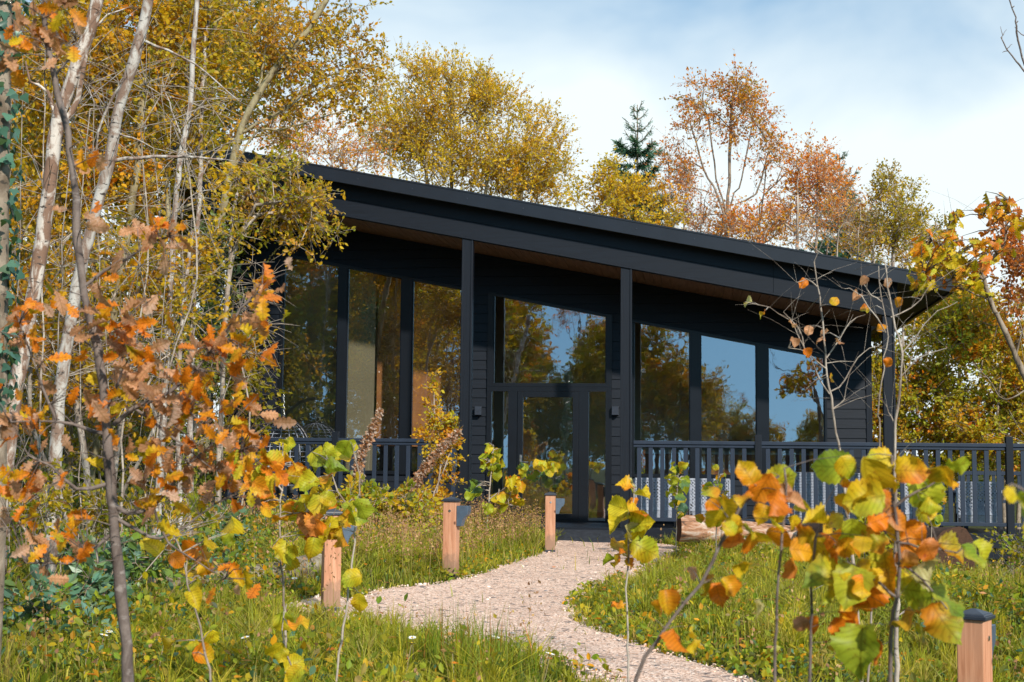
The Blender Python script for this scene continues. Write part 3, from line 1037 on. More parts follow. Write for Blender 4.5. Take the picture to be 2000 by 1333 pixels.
# ================================================================== LOGS
def log(name, a, b, ra, rb, mat, label, seed, hollow=False):
    rr = random.Random(seed)
    a, b = Vector(a), Vector(b)
    n, k = 24, 14
    d = (b - a)
    ax = d.normalized(); u = ax.cross(Vector((0, 0, 1))).normalized(); v = u.cross(ax)
    ph = [rr.uniform(0, 6.28) for _ in range(4)]
    V = []
    for i in range(k + 1):
        t = i / k
        c = a + d * t + v * (0.02 * math.sin(t * 5 + ph[0])) + u * (0.03 * math.sin(t * 4 + ph[1]))
        rad = ra + (rb - ra) * t
        for j in range(n):
            th = 2 * math.pi * j / n
            q = rad * (1 + 0.045 * math.sin(3 * th + ph[2] + t * 2) + 0.03 * math.sin(7 * th + ph[3] + 4 * t) + rr.uniform(-.012, .012))
            V.append(c + u * (q * math.cos(th)) + v * (q * math.sin(th)))
    F = [(i * n + j, i * n + (j + 1) % n, (i + 1) * n + (j + 1) % n, (i + 1) * n + j) for i in range(k) for j in range(n)]
    mb = MB(); mb.add(V, F, True)
    o = mb.build(name, mat)
    for e in (0, k):
        ring = V[e * n:(e + 1) * n]
        c = sum(ring, Vector()) / n
        s = ax * (0.012 if e else -0.012)
        m2 = MB(); m2.add([p + s * 0.02 for p in ring] + [c + (p - c) * 0.55 + s for p in ring] + [c + s * 0.6], [(j, (j + 1) % n, n + (j + 1) % n, n + j) for j in range(n)] + [(n + j, n + (j + 1) % n, 2 * n) for j in range(n)])
        m2.build("cut_end", MAT['cut'], o)
    tag(o, label, "log")
    return o


YL = 19.2
la = atY(1326, 1036, YL); lb = atY(1720, 1062, YL + 0.6)
log("birch_log", la, lb, 0.185, 0.17, MAT['birch_log'], "pale birch log lying in the grass before the right railing", 3)
lc = atD(1868, 1084, 16.2); ld = atD(1650, 1120, 17.6)
log("fallen_log", Vector((lc.x, lc.y, lc.z)), Vector((ld.x - .3, ld.y + 1.2, lc.z - 0.05)), 0.34, 0.30, MAT['dark_log'], "thick dark log with its cut end showing, below the right end of the deck", 5)
le, lf = atG(262, 1168), atG(625, 1128)
log("fallen_log", Vector((le.x, le.y, le.z + 0.06)), Vector((lf.x, lf.y, lf.z + 0.10)), 0.07, 0.12, MAT['old_log'], "weathered grey log lying in the grass left of the path", 8)


# ================================================================== VERANDA FURNITURE
def weave(mb, x0, x1, z0, z1, y, step=0.052, w=0.015):
    """open cane weave: uprights, crossbars and both diagonals"""
    def strip(a, b, yy):
        mb.bar((a[0], yy, a[1]), (b[0], yy, b[1]), w, 0.004, Vector((0, 1, 0)))
    x = x0
    while x <= x1 + 1e-6:
        strip((x, z0), (x, z1), y); x += step
    z = z0
    while z <= z1 + 1e-6:
        strip((x0, z), (x1, z), y + 0.004); z += step
    W, H = x1 - x0, z1 - z0
    t = -H
    while t < W:
        a = (max(0, t), max(0, -t)); e = min(W - a[0], H - a[1])
        if e > 0.03:
            strip((x0 + a[0], z0 + a[1]), (x0 + a[0] + e, z0 + a[1] + e), y - 0.004)
            strip((x1 - a[0], z0 + a[1]), (x1 - a[0] - e, z0 + a[1] + e), y - 0.008)
        t += step


def wicker_chair(loc, rz, label, w=0.62, tall=0.74):
    r = empty("wicker_chair", loc, rz)
    tag(r, label, "chair", "grey wicker chairs on the deck")
    f = MB()
    h = w / 2
    f.bar((-h, -0.28, tall), (h, -0.28, tall), 0.03, 0.03); f.bar((-h, -0.28, 0.27), (h, -0.28, 0.27), 0.03, 0.03)
    f.bar((-h, -0.28, 0.27), (-h, -0.28, tall), 0.03, 0.03); f.bar((h, -0.28, 0.27), (h, -0.28, tall), 0.03, 0.03)
    weave(f, -h + 0.015, h - 0.015, 0.28, tall - 0.01, -0.28)
    f.build("backrest", MAT['wicker'], r)
    s = MB(); s.box(-h, h, -0.26, 0.30, 0.36, 0.42)
    z = 0.12
    while z < 0.36:
        s.box(-h, h, -0.288 + 0.003 * (int(z * 100) % 2), -0.272, z, z + 0.013)
        s.box(-h, h, 0.285, 0.30, z, z + 0.013)
        z += 0.018
    s.build("seat", MAT['wicker'], r)
    for sx in (-1, 1):
        a = MB(); a.box(sx * h - 0.035, sx * h + 0.035, -0.26, 0.32, 0.58, 0.625); a.box(sx * h - 0.02, sx * h + 0.02, 0.27, 0.315, 0.42, 0.58)
        a.build("armrest", MAT['wicker'], r, 0.01)
        for sy in (-0.27, 0.28):
            l = MB(); l.box(sx * (h - 0.03) - 0.018, sx * (h - 0.03) + 0.018, sy - 0.018, sy + 0.018, 0.0, 0.36); l.build("leg", MAT['dark_metal'], r)
    return r


def deckp(px, py, y):
    p = atY(px, py, y); return Vector((p.x, y, ZD + 0.001))


wicker_chair(deckp(1280, 980, YP + 0.75), R(3), "wicker chair seen from behind, nearest to the entrance", 0.66)
wicker_chair(deckp(1388, 980, YP + 0.78), R(-4), "wicker chair seen from behind, second from the entrance", 0.62)
wicker_chair(deckp(1792, 980, YP + 0.8), R(8), "wicker chair at the left end of the dark table", 0.62)
wicker_chair(deckp(1908, 980, YP + 0.8), R(-6), "wicker chair at the right end of the dark table", 0.62)
# low sofa with dense horizontal weave
r = empty("wicker_sofa", deckp(1595, 980, YP + 0.75))
tag(r, "long grey wicker sofa with close horizontal weave behind the right railing", "sofa")
f = MB(); n = 0; z = 0.10
while z < 0.86:
    f.tube([(-0.62, -0.36, z), (-0.3, -0.362, z + .002), (0.0, -0.36, z), (0.3, -0.362, z + .002), (0.62, -0.36, z)], 0.010, 5); z += 0.0235
f.box(-0.62, 0.62, -0.352, -0.24, 0.08, 0.86)
f.build("backrest", MAT['wicker'], r)
f = MB(); f.box(-0.60, 0.60, -0.238, 0.36, 0.12, 0.38); f.build("seat", MAT['wicker'], r, 0.02)
f = MB(); f.box(-0.57, 0.57, -0.22, 0.35, 0.381, 0.48); f.build("cushion", MAT['overhang'], r, 0.03)
for s_ in (-1, 1):
    f = MB(); f.box(s_ * 0.66 - 0.038, s_ * 0.66 + 0.038, -0.36, 0.36, 0.08, 0.62); f.build("armrest", MAT['wicker'], r, 0.01)
    for sy in (-0.3, 0.3):
        f = MB(); f.box(s_ * 0.6 - 0.02, s_ * 0.6 + 0.02, sy - 0.02, sy + 0.02, 0, 0.079); f.build("leg", MAT['dark_metal'], r)
# table
r = empty("garden_table", deckp(1875, 980, YP + 1.25))
tag(r, "dark outdoor table standing between wicker chairs at the right end of the deck", "table")
zt = atY(1875, 959, YP + 1.0).z - ZD
f = MB(); f.box(-0.75, 0.75, -0.42, 0.42, zt - 0.012, zt); f.build("tabletop", MAT['table_glass'], r, 0.003)
f = MB(); f.box(-0.72, 0.72, -0.40, -0.36, zt - 0.075, zt - 0.013); f.box(-0.72, 0.72, 0.36, 0.40, zt - 0.075, zt - 0.013)
f.box(-0.72, -0.68, -0.355, 0.355, zt - 0.075, zt - 0.013); f.box(0.68, 0.72, -0.355, 0.355, zt - 0.075, zt - 0.013); f.build("frame", MAT['dark_metal'], r)
for sx in (-0.69, 0.69):
    for sy in (-0.37, 0.37):
        f = MB(); f.box(sx - 0.025, sx + 0.025, sy - 0.025, sy + 0.025, 0, zt - 0.076); f.build("leg", MAT['dark_metal'], r)
# slatted bench behind the table
r = empty("garden_bench", deckp(1945, 980, YF + 0.1)); r.location.x += 0.15
tag(r, "grey bench with upright back slats behind the dark table", "bench")
zb = atY(1940, 921, YF + 0.3).z - ZD
f = MB(); f.box(-0.7, 0.7, 0.2, 0.25, zb - 0.06, zb); f.box(-0.7, 0.7, 0.205, 0.245, 0.50, 0.55)
for i in range(11): f.box(-0.66 + i * 0.132 - 0.025, -0.66 + i * 0.132 + 0.025, 0.212, 0.238, 0.551, zb - 0.061)
f.build("backrest", MAT['rail'], r)
f = MB(); f.box(-0.7, 0.7, -0.25, 0.19, 0.41, 0.45); f.build("seat", MAT['rail'], r)
for sx in (-0.66, 0.66):
    for sy in (-0.22, 0.22):
        f = MB(); f.box(sx - 0.03, sx + 0.03, sy - 0.03, sy + 0.03, 0, 0.409); f.build("leg", MAT['rail'], r)

# hanging egg chair
ec = deckp(548, 980, YP + 0.85)
r = empty("hanging_chair", ec)
tag(r, "black egg-shaped hanging chair on a curved stand behind the left railing", "hanging chair")
ytop = YP + 0.85
S = lambda px, py: Vector((atY(px, py, ytop).x - ec.x, 0, atY(px, py, ytop).z - ec.z))
hook = S(554, 767); top = S(555, 820)
f = MB()
f.tube([S(470, 1000) + Vector((0, 0.35, 0)), S(472, 900) + Vector((0, 0.33, 0)), S(480, 840) + Vector((0, 0.26, 0)), S(500, 797) + Vector((0, 0.14, 0)), S(525, 775) + Vector((0, 0.05, 0)), hook], 0.028, 10)
base = Vector((S(470, 1000).x, 0.35, 0.03))
f.tube([base + Vector((0.9 * math.cos(t) * .6 + .3, 0.45 * math.sin(t), 0)) for t in np.linspace(0, 6.283, 25)], 0.022, 8, False)
f.build("stand", MAT['dark_metal'], r)
f = MB()
d = (top - hook); nl = 9
for i in range(nl):
    c = hook + d * ((i + 0.5) / nl); lz = d.length / nl * 0.62
    o_ = [c + (Vector((math.cos(t) * 0.012, 0, math.sin(t) * lz)) if i % 2 else Vector((0, math.cos(t) * 0.012, math.sin(t) * lz))) for t in np.linspace(0, 6.283, 11)]
    f.tube(o_, 0.004, 5, False)
f.build("chain", MAT['steel'], r)
f = MB()
cz = (top.z + 0.28) / 2; rz_ = (top.z - 0.28) / 2; rx_ = 0.47
ell = lambda a, t: Vector((top.x + rx_ * math.sin(t) * math.cos(a), rx_ * math.sin(t) * math.sin(a) * 0.85, cz + rz_ * math.cos(t)))
for a in np.linspace(0.0, math.pi, 9):
    f.tube([ell(a, t) for t in np.linspace(0, math.pi, 22)], 0.008, 5)
for t in np.linspace(0.35, math.pi - 0.2, 22):
    f.tube([ell(a, t) for a in np.linspace(0.0, math.pi, 20)], 0.005, 4)
f.build("basket", MAT['wicker'], r)
f = MB()
rimp = [Vector((top.x + rx_ * 1.02 * math.sin(t), -0.03, cz + rz_ * 1.01 * math.cos(t))) for t in np.linspace(0, 6.283, 49)]
f.tube(rimp, 0.024, 8, False)
tw = []
for i, t in enumerate(np.linspace(0, 6.283, 260)):
    c = Vector((top.x + rx_ * 1.02 * math.sin(t), -0.03, cz + rz_ * 1.01 * math.cos(t)))
    rad = Vector((math.sin(t), 0, math.cos(t)))
    a = i * 0.9
    tw.append(c + rad * (0.03 * math.cos(a)) + Vector((0, 0.03 * math.sin(a), 0)))
f.tube(tw, 0.009, 4, False)
f.build("rim", MAT['dark_metal'], r)
f = MB(); f.box(top.x - 0.34, top.x + 0.34, -0.02, 0.32, 0.42, 0.55); f.build("cushion", MAT['overhang'], r, 0.06)


# ================================================================== VEGETATION TOOLS
def lin(r, g, b):
    f = lambda c: (c / 255 / 12.92) if c <= 10 else ((c / 255 + 0.055) / 1.055) ** 2.4
    return np.array([f(r), f(g), f(b)])


# leaf colours (albedo)
OLIVE, GOLD, AMBER = np.array([.34, .29, .016]), np.array([.68, .46, .016]), np.array([.72, .33, .014])
MOSS, LEMON, ORANGE = np.array([.14, .17, .014]), np.array([.66, .52, .02]), np.array([.76, .22, .012])
RUST, BROWN, PINKB = np.array([.58, .17, .02]), np.array([.30, .14, .06]), np.array([.66, .34, .18])
GREEN, LIME, TEAL = np.array([.17, .27, .02]), np.array([.40, .46, .03]), np.array([.09, .20, .13])
PALE, STRAW, DKGREEN = np.array([.55, .50, .22]), np.array([.42, .30, .10]), np.array([.03, .06, .015])


def pick(rg, n, pal, jit=0.16):
    """pal: list of (colour, weight)"""
    c = np.array([p[0] for p in pal]); w = np.array([p[1] for p in pal], float)
    k = rg.choice(len(pal), n, p=w / w.sum())
    k2 = rg.choice(len(pal), n, p=w / w.sum())
    t = rg.random((n, 1)) * 0.45
    return (c[k] * (1 - t) + c[k2] * t) * rg.uniform(1 - jit * 1.6, 1 + jit, (n, 1))


def unit(v):
    return v / np.maximum(np.linalg.norm(v, axis=-1, keepdims=True), 1e-9)


def frames(axis, nrm):
    a = unit(axis)
    s = unit(np.cross(a, nrm))
    n = np.cross(s, a)
    return a, s, n


T_DIA = (np.array([(0, 0, 0), (.34, .48, .07), (0, 1, 0), (-.34, .48, .07)], float), np.array([[0, 1, 2, 3]]))
T_LEAF = (np.array([(0, 0, 0), (0, 1, -.05), (-.26, .30, .06), (-.28, .62, .05), (.26, .30, .06), (.28, .62, .05)], float), np.array([[0, 4, 5, 1], [1, 3, 2, 0]]))
T_NEEDLE = (np.array([(-.06, 0, 0), (.06, 0, 0), (.05, 1, 0), (-.05, 1, 0)], float), np.array([[0, 1, 2, 3]]))


def grid_leaf(stations, cols=(-1, -.5, 0, .5, 1), serr=0.0):
    V, UV = [], []
    for i, (v, w) in enumerate(stations):
        for u in cols:
            ww = w * (1 + (serr if i % 2 else -serr) * (abs(u) == 1))
            V.append((u * ww, v + (0.05 * abs(u) if serr else 0), (0.022 if i % 2 else -0.022) * abs(u) if serr else 0.0)); UV.append((u * w, v))
    nc = len(cols)
    Q = [(i * nc + j, i * nc + j + 1, (i + 1) * nc + j + 1, (i + 1) * nc + j) for i in range(len(stations) - 1) for j in range(nc - 1)]
    return np.array(V), np.array(Q), np.array(UV)


T_HAZEL = grid_leaf([(0, .14), (.03, .27), (.08, .35), (.14, .39), (.21, .43), (.28, .435), (.35, .47), (.42, .46), (.49, .485), (.56, .45), (.63, .455), (.70, .39), (.77, .36), (.83, .26), (.88, .18), (.94, .07), (1.0, .004)], serr=0.085)
T_OAK = grid_leaf([(0, .02), (.10, .04), (.18, .15), (.25, .18), (.31, .09), (.38, .22), (.45, .27), (.51, .13), (.58, .27), (.65, .31), (.71, .16), (.77, .25), (.84, .26), (.89, .13), (.95, .14), (1.0, .05)], cols=(-1, -.45, 0, .45, 1))
T_IVY = grid_leaf([(0, .30), (.12, .46), (.30, .50), (.45, .30), (.60, .24), (.80, .13), (1.0, .01)], cols=(-1, 0, 1))


def leaf_arrays(T, P, axis, nrm, size, curl=None):
    t, q = T[0], T[1]
    n, k = len(P), len(t)
    a, s, nn = frames(axis, nrm)
    z = np.broadcast_to(t[None, :, 2], (n, k)).copy()
    if curl is not None:     # per leaf: (along, across)
        z += curl[:, :1] * (t[None, :, 1] ** 2) + curl[:, 1:2] * (t[None, :, 0] ** 2)
        if curl.shape[1] > 2: z += curl[:, 2:3] * np.sin(t[None, :, 1] * 9 + curl[:, 3:4]) * t[None, :, 0]
        if curl.shape[1] > 4: z += curl[:, 4:5] * np.abs(t[None, :, 0])
    V = P[:, None, :] + size[:, None, None] * (s[:, None, :] * t[None, :, 0, None] + a[:, None, :] * t[None, :, 1, None] + nn[:, None, :] * z[..., None])
    Q = (q[None] + (np.arange(n) * k)[:, None, None]).reshape(-1, 4)
    return V.reshape(-1, 3), Q


def small_leaves(name, rg, P, axis, size, pal, mat, parent, T=T_LEAF, up=0.6, jit=0.16, col=None):
    n = len(P)
    ax = unit(axis + rg.normal(0, 0.55, (n, 3)) + np.array([0, 0, -0.15]))
    nr = unit(rg.normal(0, 1, (n, 3)) + np.array([0, -0.25, up]))
    V, Q = leaf_arrays(T, P, ax, nr, size)
    c = pick(rg, n, pal, jit) if col is None else col
    return np_mesh(name, V, Q, mat, parent, col=np.repeat(c, len(T[0]), 0), smooth=False)


class Wood:
    """tubes of one plant's wood"""
    def __init__(s):
        s.V, s.Q, s.n = [], [], 0

    def tube(s, P, rad, k=6):
        P = np.asarray(P, float); m = len(P)
        if m < 2: return
        rad = np.broadcast_to(np.asarray(rad, float), (m,))
        d = np.gradient(P, axis=0); d = unit(d)
        ref = np.array([0.31, 0.9, 0.29])
        a = unit(np.cross(d, ref)); b = np.cross(d, a)
        th = 2 * np.pi * np.arange(k) / k
        V = P[:, None, :] + rad[:, None, None] * (a[:, None, :] * np.cos(th)[None, :, None] + b[:, None, :] * np.sin(th)[None, :, None])
        i = np.arange(m - 1)[:, None] * k; j = np.arange(k)[None, :]; j2 = (j + 1) % k
        Q = np.stack([i + j, i + j2, i + k + j2, i + k + j], -1).reshape(-1, 4) + s.n
        s.V.append(V.reshape(-1, 3)); s.Q.append(Q); s.n += m * k

    def twigs(s, A, B, r):
        """many thin 3-sided twigs, A, B (n,3)"""
        n = len(A)
        if n == 0: return
        d = unit(B - A); a = unit(np.cross(d, np.array([0.31, 0.9, 0.29]))); b = np.cross(d, a)
        mid = (A + B) / 2 + np.array([0, 0, 0.04]) * np.linalg.norm(B - A, axis=1, keepdims=True)
        V = np.zeros((n, 9, 3))
        r = np.broadcast_to(np.asarray(r, float), (n,))
        for si, (P, f) in enumerate(((A, 1.0), (mid, .75), (B, .35))):
            for j in range(3):
                t = 2 * math.pi * j / 3
                V[:, si * 3 + j] = P + (a * math.cos(t) + b * math.sin(t)) * (r * f)[:, None]
        q = np.array([(g * 3 + j, g * 3 + (j + 1) % 3, g * 3 + 3 + (j + 1) % 3, g * 3 + 3 + j) for g in range(2) for j in range(3)])
        Q = (q[None] + (np.arange(n) * 9)[:, None, None]).reshape(-1, 4) + s.n
        s.V.append(V.reshape(-1, 3)); s.Q.append(Q); s.n += n * 9

    def build(s, name, mat, parent):
        return np_mesh(name, np.concatenate(s.V), np.concatenate(s.Q), mat, parent)


def spline(P, step=0.15, wob=0.0, rg=None):
    P = [np.asarray(p, float) for p in P]
    P = [2 * P[0] - P[1]] + P + [2 * P[-1] - P[-2]]
    out = []
    for i in range(1, len(P) - 2):
        L = np.linalg.norm(P[i + 1] - P[i])
        k = max(2, int(L / step))
        for t in np.linspace(0, 1, k, endpoint=False):
            p0, p1, p2, p3 = P[i - 1:i + 3]
            out.append(0.5 * (2 * p1 + (-p0 + p2) * t + (2 * p0 - 5 * p1 + 4 * p2 - p3) * t * t + (-p0 + 3 * p1 - 3 * p2 + p3) * t ** 3))
    out.append(P[-2])
    out = np.array(out)
    if wob and rg is not None:
        out[1:-1] += rg.normal(0, wob, out[1:-1].shape)
    return out


def grow(rg, trunks, clumps, wood, r_tip=0.006, r_max=0.09, expo=0.42, arch=0.45, step=0.35, up_pen=1.5, sides=6):
    """limbs that connect every clump to the nearest lower part of the tree"""
    pos, par = [], []
    for tr in trunks:
        for i, p in enumerate(tr):
            par.append(-1 if i == 0 else len(pos) - 1); pos.append(p)
    nt = len(pos)
    cap = len(pos) + len(clumps) * 14
    A = np.zeros((cap, 3)); A[:nt] = pos; n = nt
    c0 = np.mean([t[len(t) // 2] for t in trunks], axis=0)
    order = np.argsort(np.min(np.linalg.norm(clumps[:, None, :] - A[None, :nt:3], axis=2), axis=1))
    ends = np.zeros(len(clumps), int)
    for ci in order:
        p = clumps[ci]
        v = p - A[:n]
        d = np.linalg.norm(v, axis=1)
        cost = d * np.where(v[:, 2] < 0.25 * d, up_pen, 1.0) + 0.05 * rg.random(n)
        q = int(np.argmin(cost)); L = d[q]
        k = min(10, max(1, int(L / step)))
        ctrl = A[q] + (p - A[q]) * 0.45 + np.array([0, 0, arch * L * 0.45]) * (0.4 + 0.6 * rg.random())
        last = q
        for t in np.linspace(0, 1, k + 1)[1:]:
            pt = A[q] * (1 - t) ** 2 + 2 * ctrl * t * (1 - t) + p * t * t
            if t < 1: pt = pt + rg.normal(0, 0.035 * min(L, 1.0), 3)
            A[n] = pt; par.append(last); last = n; n += 1
        ends[ci] = last
    par = np.array(par)
    cnt = np.zeros(n)
    cnt[ends] += 1
    for i in range(n - 1, 0, -1):
        if par[i] >= 0: cnt[par[i]] += cnt[i]
    cnt = np.maximum(cnt, 0.5)
    rad = np.minimum(r_tip * cnt ** expo, r_max)
    # main child continues the tube
    best = {}
    for i in range(n):
        if par[i] >= 0 and (par[i] not in best or cnt[i] > cnt[best[par[i]]]): best[par[i]] = i
    for i in range(n):
        if par[i] < 0 or best.get(par[i]) != i:
            ch = [i]
            while ch[-1] in best: ch.append(best[ch[-1]])
            if par[i] >= 0:
                P = np.vstack([A[par[i]][None], A[ch]]); r = np.concatenate([[rad[i]], rad[ch]])
            else:
                P = A[ch]; r = rad[ch]
            if len(P) > 1: wood.tube(P, r, sides if r[0] > 0.02 else (4 if r[0] > 0.01 else 3))
    return A[:n], ends


def blob_points(rg, blobs, dens):
    """blobs: (px, py, rx, ry, D, depth radius in m) in photo pixels; dens = clumps per square metre of picture"""
    out = []
    for (px, py, rx, ry, D, dr) in blobs:
        m = D / FPX
        n = max(3, int(math.pi * rx * ry * m * m * dens))
        u = unit(rg.normal(0, 1, (n, 3))) * (rg.random((n, 1)) ** 0.38)
        for a in u:
            p = atD(px + a[0] * rx, py - a[1] * ry, D + a[2] * dr)
            out.append((p.x, p.y, p.z))
    out = np.array(out)
    g = gz(out[:, 0], out[:, 1])
    sc = 3.2 * (16.0 / np.mean([b[4] for b in blobs])) ** .6
    q = out * sc
    nz_ = np.sin(q[:, 0] + 1.7 * np.sin(q[:, 2] * .8)) + np.sin(q[:, 1] * 1.1 + q[:, 2]) + np.sin(q[:, 2] * 1.3 + q[:, 0] * .7)
    return out[(out[:, 2] > g + 0.15) & ((nz_ > -.9) | (rg.random(len(out)) < .25))]


def foot(px, D, dx=0.0):
    """where the foot of a plant stands that appears at px, D metres away"""
    p = atD(px, 905, D)
    return np.array([p.x + dx, p.y, float(gz(p.x + dx, p.y))])


def leafy_tree(name, label, cat, group, seed, stems, blobs, pal, bark, dens=26, twigs=6, per=9, size=0.06, tw_len=0.5,
               T=T_LEAF, up_bias=0.35, droop=0.0, r_tip=0.006, r_max=0.09, arch=0.45, parent_rot=True, mat='leaf', tw_r=0.0035, keep=None, spread=1.0):
    """stems: list of lists of world points"""
    rg = np.random.default_rng(seed)
    b = np.array(stems[0][0])
    root = empty(name, tuple(b))
    tag(root, label, cat, group)
    cl = blob_points(rg, blobs, dens)
    if keep is not None: cl = cl[keep(cl)]
    w = Wood()
    trunks = [spline(s, 0.3, 0.012, rg) for s in stems]
    A, ends = grow(rg, trunks, cl, w, r_tip, r_max, arch=arch)
    n = len(cl)
    base = np.repeat(cl, twigs, 0)
    c0 = cl.mean(0)
    out = unit(np.repeat(cl - c0, twigs, 0)) * 0.35
    d = unit(rg.normal(0, 1, (n * twigs, 3)) * spread + out + np.array([0, 0, up_bias]))
    L = tw_len * rg.uniform(0.45, 1.15, n * twigs)
    tip = base + d * L[:, None] + np.array([0, 0, -droop]) * L[:, None]
    w.twigs(base, tip, tw_r * (np.ones(n * twigs)))
    tr = w.build("trunk", MAT[bark], root); tr.matrix_parent_inverse = Matrix.Translation(-root.location)
    t = rg.random((n * twigs, per)) ** 0.7
    P = base[:, None, :] + (tip - base)[:, None, :] * t[..., None]
    P = P.reshape(-1, 3) + rg.normal(0, 0.02, (n * twigs * per, 3))
    ax = np.repeat(d, per, 0)
    # one hue per clump with leaf to leaf variation gives light and dark clusters
    kc = pick(rg, n, pal, 0.16); kl = pick(rg, len(P), pal, 0.22)
    col = 0.62 * np.repeat(kc, twigs * per, 0) + 0.38 * kl
    lv = small_leaves("crown", rg, P, ax, size * rg.uniform(0.45, 1.4, len(P)), pal, MAT[mat], root, T, col=col)
    lv.matrix_parent_inverse = Matrix.Translation(-root.location)
    return root


def pts(D, *px):
    return [np.array(atD(x, y, D if d is None else d)) for x, y, *r in px for d in [r[0] if r else None]]


WILLOW_PAL = [(OLIVE, 2.6), (GOLD, 3.4), (AMBER, 2.3), (MOSS, 1.3), (ORANGE, .4)]
YELLOW_PAL = [(GOLD * 1.1, 4.4), (OLIVE * 1.15, 2.4), (AMBER, 1.6), (LEMON, 1.5)]
BIRCH_PAL = [(RUST, 2.4), (ORANGE, 1.6), (AMBER, 2.4), (OLIVE, 1.6)]
ORANGE_PAL = [(ORANGE, 3), (AMBER, 2), (PINKB, 1.6), (GOLD, .8)]

# ================================================================== TREES BEHIND THE CABIN
GB = "trees standing behind the cabin"


def fan(px, D, tops, lean=0.1, seed=0):
    """several stems rising from one stool"""
    f = foot(px, D)
    out = []
    for i, (x, y) in enumerate(tops):
        t = np.array(atD(x, y, D + (i % 3 - 1) * 0.5))
        off = np.array([0.12 * (i - len(tops) / 2), 0.08 * ((i * 7) % 3), 0])
        m1 = f + off + (t - f) * 0.35 + np.array([-(t - f)[0] * 0.12, 0, 0])
        m2 = f + off + (t - f) * 0.7
        out.append([f + off, m1, m2, t])
    return out


